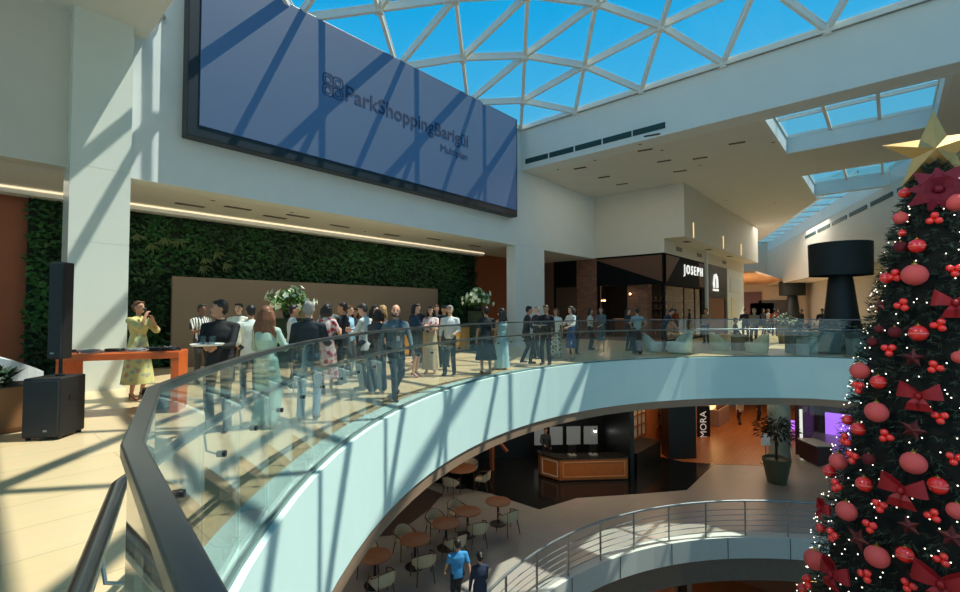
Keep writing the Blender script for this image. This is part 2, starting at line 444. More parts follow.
# ceiling of the far galleries, with the skylight wells
ZC = 7.84
A0, A1 = XB + .85, 21.7; B0, B1 = -1.25, 2.95
S0, S1 = 25.8, 30.6
dd = Vector((0.938, 0.347))                  # direction of the slanted corridor
Lp = Vector((31.6, 2.9)); Rp = Vector((29.2, -0.7))
mb = MB()
mb.box(A0, XF, B1 + .0, YW, ZC, ZC + .25)
mb.box(XF, S0, B1, 7.4, ZC, ZC + .25)
mb.box(A1, S0, -13.5, B1, ZC, ZC + .25)
mb.box(A0, A1, -13.5, B0, ZC, ZC + .25)
mb.box(S0, S1 + .9, B1, 7.4, ZC, ZC + .25)
Lq = Lp + dd * 28
mb.prism([(S1 + .9, B1), (Lq.x, Lq.y), (Lq.x, 14), (40.1, 14), (40.1, 7.4), (S1 + .9, 7.4)], ZC, ZC + .25)
struct('ceiling_gallery', mb, ceilm, 'cream ceiling of the far gallery', 'ceiling')
# skylight wells
def well(name, x0, x1, y0, y1, zt, label, nx, ny):
    mb = MB(); t = .12; q = .015; zb = ZC - .012
    mb.box(x0 - t, x0 + q, y0 - t, y1 + t, zb, zt).box(x1 - q, x1 + t, y0 - t, y1 + t, zb, zt).box(x0 + q, x1 - q, y0 - t, y0 + q, zb, zt).box(x0 + q, x1 - q, y1 - q, y1 + t, zb, zt)
    r = struct(name, mb, white, label, 'skylight')
    f = MB()
    for i in range(nx + 1):
        x = x0 + (x1 - x0) * i / nx; f.box(x - .04, x + .04, y0, y1, zt - .12, zt)
    for i in range(ny + 1):
        y = y0 + (y1 - y0) * i / ny; f.box(x0, x1, y - .05, y + .05, zt - .14, zt)
    f.build('skylight_frame', whitesteel, r)
    MB().box(x0, x1, y0, y1, zt, zt + .02).build('skylight_pane', roofglass, r)
    return r
well('window_2', A0 - .0, A1, B0, B1, 8.55, 'rectangular skylight in the ceiling behind the end beam', 2, 3)
well('window_3', S0, S1, B0, B1, 8.55, 'second rectangular skylight further along the ceiling', 2, 3)
# slanted corridor skylight
Rq = Rp + dd * 30
pm = Vector((-dd.y, dd.x))
mb = MB(); L2 = Lp + pm * 0.0
for (p, q) in ((Lp, Lq), (Rp - dd * 1.0, Rq)):
    mb.beam((p.x, p.y, 8.3), (q.x, q.y, 8.3), .15, .95)
mb.beam((S1 + .2, B0 - .4, 8.2), (S1 + .2, B1 + .1, 8.2), .2, .75)
w4 = struct('window_4', mb, white, 'long slanted skylight running down the far corridor', 'skylight')
f = MB(); pn = MB()
for k in range(13):
    p = Lp + dd * (k * 2.2); s = (p - Rp).dot(dd); r = Rp + dd * s
    f.beam((p.x, p.y, 8.72), (r.x, r.y, 8.72), .08, .12)
f.beam(((Lp.x + Rp.x) / 2, (Lp.y + Rp.y) / 2, 8.72), ((Lq.x + Rq.x) / 2, (Lq.y + Rq.y) / 2, 8.72), .08, .12)
f.build('skylight_frame', whitesteel, w4)
pn.prism([(Rp.x - 1, Rp.y - .3), (Rq.x, Rq.y), (Lq.x, Lq.y), (Lp.x - .5, Lp.y)], 8.78, 8.80); pn.build('skylight_pane', roofglass, w4)
# right wall of the corridor with slot vents, and what lies under it
R0 = Rp - dd * 14
mb = MB().beam((R0.x, R0.y, 6.0), (Rq.x, Rq.y, 6.0), .3, 3.7)
struct('wall_slanted', mb, cream, 'cream slanted wall along the far corridor', 'wall')
pn2 = -pm
Rs0 = R0 + pn2 * 2.2; Rs1 = Rq + pn2 * 2.2
mb = MB().beam((Rs0.x, Rs0.y, 2.1), (Rs1.x, Rs1.y, 2.1), .2, 4.2)
struct('wall_shopfront', mb, M('shop_wall', (176, 172, 160), 0.6), 'grey shop wall recessed under the slanted wall', 'wall')
mb = MB().prism([(R0.x, R0.y), (Rq.x, Rq.y), (Rs1.x, Rs1.y), (Rs0.x, Rs0.y)], 4.15, 4.25)
struct('ceiling_recess', mb, ceilm)
struct('ceiling_east', MB().box(A1, 34, -13.5, B0, ZC + .26, ZC + .5), ceilm)
struct('wall_end', MB().box(57, 57.3, -13.5, 24, 0, 9), M('far_wall', (196, 188, 172), 0.7), 'pale wall at the far end of the corridor', 'wall')
struct('wall_outer', MB().box(40, 58, 20, 20.3, 0, 8.2).box(40, 58, 13.9, 20.2, 4.4, 4.6), cream)
struct('ceiling_end', MB().box(40, 57, 7.6, 20, 4.45, 4.6), M('warm_ceiling', (222, 176, 140), 0.8), 'warm lit low ceiling at the corridor end', 'ceiling')  # orange light on this ceiling is put into its base colour

# ================================================================ glass roof
roof = empty('window_1', (9.55, 0, 9.7), 0, 'white triangulated steel and glass roof over the void', 'skylight', None, 'structure')
DA, DB = 13.9 / 8, 1.375
XE = 16.5
NJ = 18
def nz(u, v):
    g = lambda x, L: max(0.0, 1 - (1 - max(0, min(2 * L, x)) / L) ** 2)
    return 9.72 + 2.9 * g(u, 6.95) * g(v, NJ * DB / 2)
def node(i, j):
    u, v = i * DA, j * DB
    return Vector((XE - u, YW - v, nz(u, v))) - Vector((9.55, 0, 9.7))
fr = MB(); gl = MB(); hub = MB()
NODE = {}
for i in range(0, 9):
    for j in range(0, NJ + 1):
        if (i + j) % 2 == 0 or ((j in (0, NJ)) and False): NODE[(i, j)] = node(i, j)
edges = set()
for (i, j) in NODE:
    for (k, l) in ((i + 1, j + 1), (i + 1, j - 1), (i, j + 2)):
        if (k, l) in NODE: edges.add(((i, j), (k, l)))
for j in (0, NJ):
    for i in range(0, 8, 2): edges.add(((i, j), (i + 2, j)))
upv = Vector((0, 0, 1))
for a, b in edges:
    p, q = NODE[a], NODE[b]
    fr.beam(p, q, .10, .20, upv); fr.beam(p + upv * .10, q + upv * .10, .13, .035, upv)
for (i, j), p in NODE.items():
    fr_h = p; hub.lathe([(.0, -.16), (.12, -.16), (.12, .12), (0, .12)], p, 10)
tris = []
for (i, j) in NODE:
    for t in (((i, j), (i, j + 2), (i + 1, j + 1)), ((i, j), (i, j + 2), (i - 1, j + 1))):
        if all(x in NODE for x in t): tris.append(t)
for j, s in ((0, 1), (NJ, -1)):
    for i in range(0, 8, 2): tris.append(((i, j), (i + 2, j), (i + 1, j + s)))
for t in tris:
    ps = [NODE[x] + Vector((0, 0, .14)) for x in t]; c = sum(ps, Vector()) / 3
    gl.add(ps, [(0, 1, 2)])
fr.build('roof_struts', whitesteel, roof); hub.build('roof_nodes', whitesteel, roof, smooth='auto')
gl.build('roof_panes', roofglass, roof)
# kerb under the roof edge
struct('trim_5', MB().box(XE - .12, XE + .02, -12.4, YW, 9.62, 9.76).box(2.55, XE, YW - .03, YW + .1, 9.62, 9.76).box(2.5, 2.62, -12.4, YW, 9.6, 9.85), whitesteel, 'white kerb under the glass roof', 'trim')
struct('wall_south', MB().box(2.5, 20, -12.6, -12.3, 6, 9.75), white)

# slot vents on the end beam
ends = [(525.5, 165.5, 548, 158.8), (549.5, 158.3, 573.6, 151), (575.2, 150.4, 601.5, 142.4), (603, 141.9, 631.5, 133.3), (633, 132.8, 665.3, 123)]
for k, (x0, y0, x1, y1) in enumerate(ends):
    p = onx(x0, y0, XB); q = onx(x1, y1, XB)
    o = MB().box(XB - .02, XB + .02, q.y, p.y, 8.08, 8.30).build('slot_vent', slotm)
    tag(o, '%s dark slot vent from the screen corner on the white beam' % ORD[k], 'vent', 'slot vents on the beam')
for k in range(6):
    p = Rp + dd * (-2.0 + k * 3.0) + pm * .17; q = p + dd * 2.5
    o = MB().beam((p.x, p.y, 7.3), (q.x, q.y, 7.3), .04, .22).build('slot_vent', slotm)
    tag(o, 'dark slot vent high on the slanted corridor wall', 'vent', 'slot vents on the slanted wall')
# ================================================================ the big screen
YL = 11.83
LC = Vector((9.54, YL, 7.69))
led = empty('led_screen', LC, 0, 'huge wide blue-grey video screen with dark text on the white upper wall', 'screen')
MB().box(-6.22, 6.20, .0, .365, -2.10, 2.12).build('bezel', M('bezel_blue_black', (10, 24, 34), 0.4, var=0.05), led, bevel=.02)
scrm = M('screen_face', (62, 70, 76), 0.5, var=0.03, scale=0.4, emit=(20, 60, 104), estr=0.72)
dsp = MB().box(-5.97, 6.09, -.03, .01, -1.82, 2.07).build('display', scrm, led)
inkm = M('screen_ink', (8, 16, 36), 0.6, emit=(12, 36, 74), estr=0.4)
def onled(px, py): return ony(px, py, YL) - LC
p = onled(345, 95.5); p2 = onled(467.5, 141)
tm = plane_mat((p.x, -.036, p.z - .30), (1, 0, 0), (0, 0, 1))
text_mb('ParkShoppingBarig\u00fci', width=p2.x - p.x, depth=.008, mat=tm, bold=0.012).build('lettering', inkm, dsp)
q = onled(440, 146); q2 = onled(466.5, 152)
tm = plane_mat((q.x, -.036, q.z - .28), (1, 0, 0), (0, 0, 1))
text_mb('Multiplan', width=q2.x - q.x, depth=.008, mat=tm).build('small_lettering', inkm, dsp)
lg = MB(); lc = onled(332.5, 87)
for sx in (-1, 1):
    for sz in (-1, 1):
        for rr, wd in ((.18, .03), (.10, .026)):
            cx, cz = lc.x + sx * .155, lc.z + sz * .155
            n = 28; ring = []
            for k in range(n):
                t = 2 * PI * k / n
                c_, s_ = math.cos(t), math.sin(t)
                e_ = lambda v: math.copysign(abs(v) ** 0.7, v)
                for r2 in (rr, rr - wd):
                    ring.append((cx + e_(c_) * r2, -.042, cz + e_(s_) * r2)); ring.append((cx + e_(c_) * r2, -.029, cz + e_(s_) * r2))
            fs = []
            for k in range(n):
                a, b = 4 * k, 4 * ((k + 1) % n)
                fs += [(a, b, b + 2, a + 2), (a + 1, a + 3, b + 3, b + 1), (a, a + 1, b + 1, b), (a + 2, b + 2, b + 3, a + 3)]
            lg.add(ring, fs)
lg.build('logo', inkm, dsp)

# ================================================================ plant wall and panel
random.seed(5)
gw = empty('plant_wall', (9, 15.45, 0), 0, 'long dark green vertical plant wall behind the guests', 'plant wall')
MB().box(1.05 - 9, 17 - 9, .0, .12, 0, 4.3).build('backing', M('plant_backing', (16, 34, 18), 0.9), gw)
leafm = M('wall_leaf', (28, 70, 28), 0.6, var=0.85, scale=.7)
mb = MB()
def leaf(mb, c, L, W, d, up, bend=.25):
    d = Vector(d).normalized(); s = d.cross(Vector(up))
    if s.length < 1e-4: s = d.orthogonal()
    s.normalize(); n = s.cross(d)
    a = Vector(c); m = a + d * L * .5 + n * bend * L * .3; t = a + d * L
    mb.add([a, m + s * W / 2, t - n * bend * L * .2, m - s * W / 2], [(0, 1, 2), (0, 2, 3)])
for k in range(15000):
    x = random.uniform(1.05, 17); z = random.uniform(0.02, 4.28)
    if 3.9 < x < 13.9 and z < 2.3: continue
    L = random.uniform(.10, .24)
    dense = math.sin(x * .9 + z * 1.7) + math.sin(x * 2.1 - z) * .6
    y = -.01 - random.uniform(0, .06 + .05 * (dense > 0))
    leaf(mb, (x - 9, y, z), L, L * .5, (random.uniform(-1, 1), random.uniform(-.9, -.1), random.uniform(-1, .6)), (random.uniform(-.3, .3), -1, .5))
fo = mb.build('foliage', leafm, gw, fix=False); fo['kind'] = 'stuff'
mb = MB()
for px, py in ((136, 234), (150, 243), (163, 238), (178, 239), (203, 258), (214, 252), (200, 266), (223, 263)):
    p = ony(px, py, 15.3); r0 = random.uniform(-150, -90)
    for t in range(6):
        q = math.radians(r0 + t * random.uniform(16, 26)); leaf(mb, (p.x - 9, p.y - 15.45 - .06, p.z), random.uniform(.22, .36), .055, (math.cos(q), -.3, math.sin(q)), (0, -1, 0))
o = mb.build('fern_fronds', M('pale_frond', (84, 98, 60), 0.6, var=0.2), gw, fix=False); o['kind'] = 'stuff'
pn = empty('backdrop_panel', (8.9, 14.9, 0), 0, 'long taupe freestanding backdrop panel in front of the plant wall', 'panel')
MB().box(-5.0, 5.03, -.06, .06, 0.0, 2.55).build('panel_board', M('taupe_panel', (130, 114, 96), 0.6, var=0.03, scale=.6), pn, bevel=.01)

# ================================================================ left: planter, speakers, table
planter = empty('planter_box', gp(2, 6.2), math.radians(6), 'brown wooden planter box with leafy plant beside the black subwoofer', 'planter')
woodm = M('planter_wood', (146, 100, 62), 0.5, var=0.12, scale=4)
mb = MB().box(-.95, .32, -.35, .35, .06, .60); mb.box(-.9, .27, -.30, .30, 0, .06); mb.build('box', woodm, planter, bevel=.012)
MB().box(-.91, .28, -.31, .31, .59, .605).build('soil', M('soil', (40, 30, 22), 0.9, var=.3, scale=30), planter)
random.seed(2); mb = MB()
for k in range(260):
    x = random.uniform(-.9, .12); y = random.uniform(-.28, .28)
    a = random.uniform(0, 2 * PI); leaf(mb, (x, y, .60 + random.uniform(0, .16)), random.uniform(.12, .24), .07, (math.cos(a), math.sin(a), random.uniform(.2, 1.2)), (0, 0, 1))
o = mb.build('foliage', M('planter_leaf', (44, 66, 40), 0.5, var=.5, scale=9), planter, fix=False); o['kind'] = 'stuff'

def covered_chair(p, rz, label):
    t = empty('lounge_chair', p, rz, label, 'chair', 'white lounge chairs by the planter')
    m = M('white_leather', (206, 214, 214), 0.45, var=.03)
    mb = MB()
    # curved back shell swept round the seat
    for k in range(14):
        a0 = math.radians(180 + 200 * (k / 14) - 10); a1 = math.radians(180 + 200 * ((k + 1) / 14) - 10)
        h0 = .62 + .28 * math.sin(PI * k / 14); h1 = .62 + .28 * math.sin(PI * (k + 1) / 14)
        vs = []
        for a, h in ((a0, h0), (a1, h1)):
            for r in (.36, .43):
                for z in (.22, h): vs.append((r * math.cos(a), r * math.sin(a), z))
        mb.add(vs, [(0, 4, 5, 1), (2, 3, 7, 6), (1, 5, 7, 3), (0, 2, 6, 4)] + ([(0, 1, 3, 2)] if k == 0 else []) + ([(4, 6, 7, 5)] if k == 13 else []))
    o = mb.build('back_shell', m, t, bevel=.0); 
    MB().lathe([(.05, .22), (.37, .24), (.385, .40), (.33, .46), (.02, .47)], n=24).build('seat_cushion', m, t, smooth=True)
    for k in range(4):
        a = PI / 4 + k * PI / 2
        MB().tube([(.26 * math.cos(a), .26 * math.sin(a), .25), (.32 * math.cos(a), .32 * math.sin(a), 0)], [.018, .013], 8).build('leg', darkmetal, t)
    return t
covered_chair(gp(20, 7.5), math.radians(-60), 'white lounge chair behind the planter, next to the speaker')
covered_chair(gp(-8, 7.9), math.radians(-30), 'white lounge chair behind the planter, cut by the picture edge')

spk = gp(58, 5.95)
RZ = YAW - PI / 2 + math.radians(8)
sub = empty('subwoofer', spk, RZ, 'black square subwoofer cabinet on the pale floor', 'loudspeaker')
blk = M('speaker_black', (22, 23, 24), 0.55, var=.1); gril = M('speaker_grille', (34, 36, 38), 0.6, var=.15, scale=120, bump=.3)
MB().box(-.21, .21, -.22, .22, .03, .76).build('cabinet', blk, sub, bevel=.015)
MB().box(-.195, .195, -.24, -.215, .06, .735).build('grille', gril, sub, bevel=.008)
MB().cbox((.06, -.243, .12), (.04, .008, .022)).build('badge', M('badge_silver', (150, 150, 150), .4, .5), sub)
for sx in (-1, 1):
    for sy in (-1, 1): MB().lathe([(.025, 0), (.03, .03)], (sx * .17, sy * .17, 0), 10).build('foot', black, sub)
for sx in (-1, 1): MB().cbox((sx * .211, 0, .5), (.012, .16, .07)).build('handle', black, sub)
cs = empty('column_speaker', spk + Vector((0, 0, .76)), RZ, 'tall slim black column loudspeaker standing on the subwoofer', 'loudspeaker')
MB().tube([(0.03, 0.03, 0), (0.03, 0.03, .45)], .02, 12).build('pole', black, cs, smooth='auto')
MB().lathe([(.05, 0), (.05, .02), (.03, .03)], (0.03, .03, 0), 14).build('pole_flange', black, cs, smooth='auto')
MB().box(-.045, .125, -.09, .09, .22, 1.46).build('cabinet', blk, cs, bevel=.015)
MB().box(-.037, .117, -.105, -.085, .235, 1.445).build('grille', gril, cs, bevel=.008)
MB().cbox((.02, -.108, .30), (.04, .006, .02)).build('badge', M('badge_silver', (150, 150, 150)), cs)

tb0 = gp(57, 6.75); tb1 = gp(180, 7.3)
ax = (tb1 - tb0); TL = ax.length; ang = math.atan2(ax.y, ax.x)
tbl = empty('console_table', (tb0 + tb1) / 2, ang, 'long orange wooden table with slab legs carrying black cables', 'table')
om = M('orange_wood', (206, 96, 38), 0.4, var=.1, scale=5)
MB().box(-TL / 2, TL / 2, 0, .62, .85, .95).build('tabletop', om, tbl, bevel=.006)
for s in (-1, 1): MB().box(s * TL / 2 - (.11 if s > 0 else 0), s * TL / 2 + (0 if s > 0 else .11), .005, .615, 0, .85).build('leg', om, tbl, bevel=.006)
tm_ = Matrix.Translation((tb0 + tb1) / 2) @ Matrix.Rotation(ang, 4, 'Z')
random.seed(9)
def coil(p, r, turns, label, mat):
    pts = []
    for k in range(turns * 14):
        a = 2 * PI * k / 14; rr = r * (1 + .18 * math.sin(k * .7)); pts.append((rr * math.cos(a), rr * .7 * math.sin(a), .008 + .012 * (k / 14) + random.uniform(0, .006)))
    o = MB().tube(pts, .008, 6).build('cable_coil', mat, None, smooth=True); o.location = p; o.rotation_euler = (0, 0, ang)
    return tag(o, label, 'cable', 'cables on the orange table')
cab = M('cable_black', (18, 18, 20), .5); cabw = M('cable_grey', (150, 152, 150), .5)
for k, (u, v, m, lab) in enumerate(((-.72, .2, cab, 'black cable coil on the orange table, next to the tall speaker'), (-.42, .17, cabw, 'grey cable coil on the orange table, next to the tall speaker'), (-.12, .22, cab, 'black cable coil at the middle of the orange table'), (.18, .14, cabw, 'grey cable coil at the middle of the orange table'), (.62, .16, cab, 'black cable coil on the orange table, in front of the singer'))):
    coil(tm_ @ Vector((u, v, .952)), .13, 4, lab, m)
mx = empty('audio_mixer', tm_ @ Vector((.34, .45, .95)), ang, 'flat black audio mixer on the orange table in front of the singer', 'mixer')
MB().box(-.28, .28, -.14, .14, 0, .05).build('case', blk, mx, bevel=.008)
for k in range(6): MB().lathe([(.012, .05), (.01, .07)], (-.2 + k * .08, .05, 0), 8).build('knob', cabw, mx)
for k in range(4): MB().cbox((-.18 + k * .12, -.06, .056), (.02, .04, .014)).build('fader', cabw, mx)
fm_ = empty('floor_monitor', gp(166, 7.75), YAW - PI / 2 + .6, 'low black wedge monitor on the floor by the table leg', 'loudspeaker')
mb = MB(); mb.add([(x, y, z) for x in (-.3, .3) for y, z in ((-.25, 0), (.2, 0), (.2, .32), (-.1, .32))], [(0, 1, 2, 3), (7, 6, 5, 4), (0, 4, 5, 1), (1, 5, 6, 2), (2, 6, 7, 3), (3, 7, 4, 0)])
mb.build('cabinet', blk, fm_, bevel=.015)
g = MB(); g.add([(x, -.25 + .15 * t - .012, .32 * t + .008) for x in (-.26, .26) for t in (.08, .92)] + [(x, -.25 + .15 * t + .02, .32 * t) for x in (-.26, .26) for t in (.08, .92)], [(0, 1, 3, 2), (4, 6, 7, 5), (0, 4, 5, 1), (2, 3, 7, 6), (0, 2, 6, 4), (1, 5, 7, 3)])
g.build('grille', gril, fm_)

# security camera on the screen wall
p = ony(160, 16, YW)
sc_ = empty('security_camera', p, 0, 'small white security camera high on the wall beside the screen', 'camera')
MB().box(-.05, .05, -.06, 0, -.05, .05).build('mount', white, sc_, bevel=.008)
MB().ell((0, -.12, -.06), .085, 14, 10).build('housing', M('camera_grey', (170, 176, 178), .3), sc_, smooth=True)

# ================================================================ bars with flowers
def bar(p0, p1, depth, h, label):
    a = (p1 - p0); L = a.length; r = math.atan2(a.y, a.x)
    t = empty('bar_counter', (p0 + p1) / 2, r, label, 'counter', 'wooden bars by the plant wall')
    wm = M('bar_wood', (196, 138, 58), .45, var=.12, scale=3)
    MB().box(-L / 2, L / 2, 0, depth, .06, h - .05).build('body', wm, t, bevel=.006)
    MB().box(-L / 2 - .03, L / 2 + .03, -.04, depth + .03, h - .05, h).build('worktop', M('bar_top', (60, 48, 34), .35), t, bevel=.006)
    MB().box(-L / 2 + .03, L / 2 - .03, .03, depth - .03, 0, .06).build('plinth', black, t)
    n = max(1, round(L / .55))
    for k in range(n):
        x0 = -L / 2 + L * k / n; MB().box(x0 + .02, x0 + L / n - .02, -.015, .0, .12, h - .1).build('front_panel', wm, t, bevel=.004)
    return t
bar(Vector((10.2, 12.55, 0)), Vector((12.0, 12.55, 0)), .6, 1.05, 'wooden bar counter behind the pink floral blouse')
bar(Vector((12.3, 12.4, 0)), Vector((13.35, 12.4, 0)), .6, 1.0, 'wooden bar counter beside the black mid-calf dress')
def flowers(p, label, plab, seed, H=1.35):
    random.seed(seed)
    pd = empty('plinth', p, .3, plab, 'plinth', 'dark green flower plinths')
    gm = M('plinth_green', (26, 52, 32), .6)
    MB().box(-.3, .3, -.3, .3, .0, H).build('body', gm, pd, bevel=.01)
    MB().box(-.33, .33, -.33, .33, H, H + .03).build('slab', gm, pd, bevel=.006)
    t = empty('flower_arrangement', p + Vector((0, 0, H + .03)), 0, label, 'flowers', 'white flower arrangements'); t.scale = (1.1, 1.1, 1.25)
    MB().lathe([(.10, 0), (.14, .06), (.16, .16), (.13, .2)], n=18).build('vase', gm, t, smooth='auto')
    lf = MB(); bl = MB(); st = MB()
    for k in range(70):
        a = random.uniform(0, 2 * PI); e = random.uniform(-.1, 1.4); r = random.uniform(.35, .62)
        d = Vector((math.cos(a) * math.cos(e) * 1.15, math.sin(a) * math.cos(e), math.sin(e) * .75)); c = Vector((0, 0, .28)) + d * r
        st.tube([(0, 0, .12), c * .6 + Vector((0, 0, .05)), c], .006, 4)
        if k % 3 != 0:
            for q in range(5):
                b = 2 * PI * q / 5 + a; sd = d.orthogonal(); sd.normalize(); s2 = d.normalized().cross(sd)
                dd_ = sd * math.cos(b) + s2 * math.sin(b) + d.normalized() * .5
                leaf(bl, c, .10, .075, dd_, d, .4)
            bl.ell(c, .022, 6, 4)
        for q in range(4):
            leaf(lf, c * random.uniform(.6, .95) + Vector((0, 0, .03)), .2, .07, (random.uniform(-1, 1), random.uniform(-1, 1), random.uniform(-.6, .8)), (0, 0, 1))
    st.build('stems', M('stem_green', (60, 90, 40)), t, fix=False)
    o = lf.build('leaves', M('bouquet_leaf', (92, 140, 62), .5, var=.4, scale=12), t, fix=False); o['kind'] = 'stuff'
    o = bl.build('blossoms', M('white_blossom', (232, 238, 214), .6, var=.05), t, fix=False); o['kind'] = 'stuff'
flowers(gp(289, 13.2), 'bushy white and green flower arrangement behind the dark jacket and jeans', 'dark green plinth under flowers behind the dark jacket and jeans', 3)
flowers(gp(478, 18.6), 'white lily arrangement on a plinth near the corner column', 'dark green plinth under the white lilies near the corner column', 8, 1.55)

# ================================================================ ceiling fittings
def fit(p, sx, sy, rz, kind):
    t = empty('ceiling_light' if kind == 'light' else 'ceiling_vent', p, rz)
    if kind == 'light':
        MB().lathe([(.07, -.012), (.09, -.006), (.09, .0)], n=16).build('ring', whitesteel, t)
        MB().lathe([(.0, -.014), (.066, -.014)], n=16, cap=False).build('lamp', M('downlight', (60, 56, 50), .5), t)
    else:
        MB().box(-sx / 2, sx / 2, -sy / 2, sy / 2, -.012, 0).build('vent_frame', M('vent_shadow', (58, 54, 48), .6), t)
        for k in range(3): MB().box(-sx / 2 + .01, sx / 2 - .01, -sy / 2 + sy * (k + .3) / 3, -sy / 2 + sy * (k + .55) / 3, -.02, -.010).build('slat', M('vent_slat', (120, 110, 96)), t)
    return t
sof = [(190, 205), (238, 208), (275, 217), (298, 216), (340, 226), (392, 235), (434, 239), (475, 246)]
for k, (x, y) in enumerate(sof):
    p = fl(x, y, 4.46); t = fit(p, .7, .16, 0, 'vent'); tag(t, '%s slim vent from the square column in the cream ceiling' % ORD[k], 'vent', 'vents over the event area')
for k, (x, y) in enumerate([(213, 200), (292, 212), (365, 231), (450, 245)]):
    p = fl(x, y, 4.46); t = fit(p, 0, 0, 0, 'light'); tag(t, '%s round downlight from the square column in the cream ceiling' % ORD[k], 'ceiling light', 'downlights over the event area')
gal = [(580, 168), (604, 177), (622, 184), (645, 150), (664, 161), (680, 171), (737, 143), (700, 158), (652, 135)]
for k, (x, y) in enumerate(sorted(gal)):
    p = fl(x, y, ZC); t = fit(p, .55, .14, PI / 2 + .2, 'vent'); tag(t, 'slim dark slot in the cream gallery ceiling', 'vent', 'slots in the gallery ceiling')
for k, (x, y) in enumerate([(558, 169), (595, 160), (640, 144), (662, 150), (700, 165), (773, 142), (726, 200), (775, 203)]):
    p = fl(x, y, ZC); t = fit(p, 0, 0, 0, 'light'); tag(t, 'small round downlight in the cream gallery ceiling', 'ceiling light', 'downlights in the gallery ceiling')

# ================================================================ restaurant JOSEPH
shopblk = M('shop_black', (14, 17, 20), .7, var=.1, spec=.1); brown = M('shop_brown', (92, 60, 42), .55, var=.06)
inside = M('shop_inside', (30, 24, 20), .8)
brk = brickmat('red_brick', (142, 92, 68), (112, 70, 52), (120, 104, 92), .28, .10, .012, .8, noise=.3, nscale=5, upright=True)
YE = 14.85                                   # far edge of the restaurant front
mb = MB().box(XF + 7, XF + 7.2, YF + .2, YE + .3, 0, 4.5).box(XF + .2, XF + 7.2, YE, YE + .3, 0, 4.5).box(XF + .2, XF + 7, YF + .2, YE, 4.2, 4.4)
struct('wall_restaurant', mb, inside, 'dark inner walls of the restaurant', 'wall')
struct('floor_restaurant', MB().box(XF + .2, XF + 7, YF + .2, YE, .0, .012), M('restaurant_floor', (70, 52, 38), .4, var=.2), 'brown restaurant floor', 'floor')
# brown wall beyond
struct('wall_brown', MB().box(XF, XF + .2, YE, 15.6, 0, 4.5), M('brown_panel', (112, 84, 66), .6))
# fascia band (structure of the shop front)
sf = struct('trim_6', MB().box(XF, XF + .2, YF, YE, 2.95, 4.5), shopblk, 'black sign band over the restaurant front', 'shop front')
def tri(o, pts, mat, th=.015):
    mb = MB(); vs = [Vector(p) for p in pts]
    n = (vs[1] - vs[0]).cross(vs[2] - vs[0]).normalized() * th
    mb.add(vs + [v + n for v in vs], [(0, 1, 2), (5, 4, 3), (0, 3, 4, 1), (1, 4, 5, 2), (2, 5, 3, 0)])
    q = mb.build('brown_triangle', mat, o); return q
tri(sf, [(XF - .002, 12.2, 4.4), (XF - .002, 8.5, 3.05), (XF - .002, 8.5, 4.4)], brown)
struct('column_3', MB().box(XF - .03, XF + .5, 12.07, 13.31, 0, 4.48), brk, 'tall brick pillar in the restaurant front', 'pillar')
struct('column_4', MB().box(XF + .3, XF + .9, 9.39, 10.46, 0, 2.97), brk, 'short brick pillar in the restaurant front', 'pillar')
struct('trim_7', MB().box(XF - .01, XF + .16, YF, YF + .16, 0, 4.5).box(XF, XF + .1, YE - .12, YE, 0, 3).box(XF, XF + .08, 11.9, 12.05, 0, 3), shopblk)
# inside: bar, shelves, lamps
bc = empty('restaurant_bar', (XF + 4.5, 10.6, 0), 0, 'dim bar counter inside the dark restaurant', 'counter')
MB().box(-.35, .35, -1.6, 2.4, 0, 1.05).build('body', brown, bc, bevel=.01); MB().box(-.45, .45, -1.7, 2.5, 1.05, 1.1).build('worktop', M('pale_top', (150, 130, 110), .3), bc, bevel=.006)
sh = empty('bottle_shelf', (XF + 6.6, 10.4, 0), 0, 'dim wall shelf of bottles inside the restaurant', 'shelf')
MB().box(.2, .3, -1.6, 1.6, 0, 2.9).build('back_board', inside, sh)
for z in (1.2, 1.7, 2.2): MB().box(-.05, .2, -1.6, 1.6, z, z + .04).build('shelf_board', brown, sh)
random.seed(4)
for z in (1.245, 1.745, 2.245):
    for k in range(9):
        o = MB().lathe([(.04, 0), (.042, .17), (.015, .23), (.014, .3)], n=8).build('bottle', M('bottle_%d' % (k % 3), [(120, 70, 30), (60, 90, 60), (150, 140, 120)][k % 3], .15), None, smooth='auto')
        o.location = (XF + 6.68, 9.05 + k * .33, z); tag(o, 'small bottle on the dim wall shelf inside the restaurant', 'bottle', 'bottles inside the restaurant')
glow = M('warm_bulb', (255, 200, 140), .4, emit=(255, 196, 130), estr=5)
def pendant(px, py, x, label, n):
    p = onx(px, py, x)
    t = empty('pendant_lamp', p, 0, label, 'lamp', None)
    MB().tube([(0, 0, .1), (0, 0, 4.18 - p.z)], .012, 6).build('cord', black, t)
    MB().lathe([(.03, .12), (.2, .06), (.22, 0)], n=16).build('lamp_shade', M('brass', (150, 110, 60), .35, .8), t, smooth='auto')
    for k in range(n):
        a = 2 * PI * k / n
        MB().ell((.13 * math.cos(a), .13 * math.sin(a), -.02), .055, 8, 6).build('bulb', glow, t, smooth=True)
    l = bpy.data.lights.new('lamp', 'POINT'); l.energy = 18; l.color = (1, .7, .4); l.shadow_soft_size = .1
    lo = bpy.data.objects.new('lamp_light', l); COL.objects.link(lo); lo.location = (p.x, p.y, p.z - .18)
pendant(567, 296, XF + 2.2, 'warm cluster lamp glowing left of the tall brick pillar', 6)
pendant(603, 300, XF + 3.2, 'warm cluster lamp glowing right of the tall brick pillar', 4)
wl = empty('wall_lamp', onx(631, 294, XF + .3), 0, 'small lit wall lamp on the short brick pillar', 'lamp')
MB().cbox((-.03, 0, 0), (.06, .08, .16)).build('bracket', black, wl); MB().ell((-.11, 0, 0), .06, 10, 8).build('bulb', glow, wl, smooth=True)
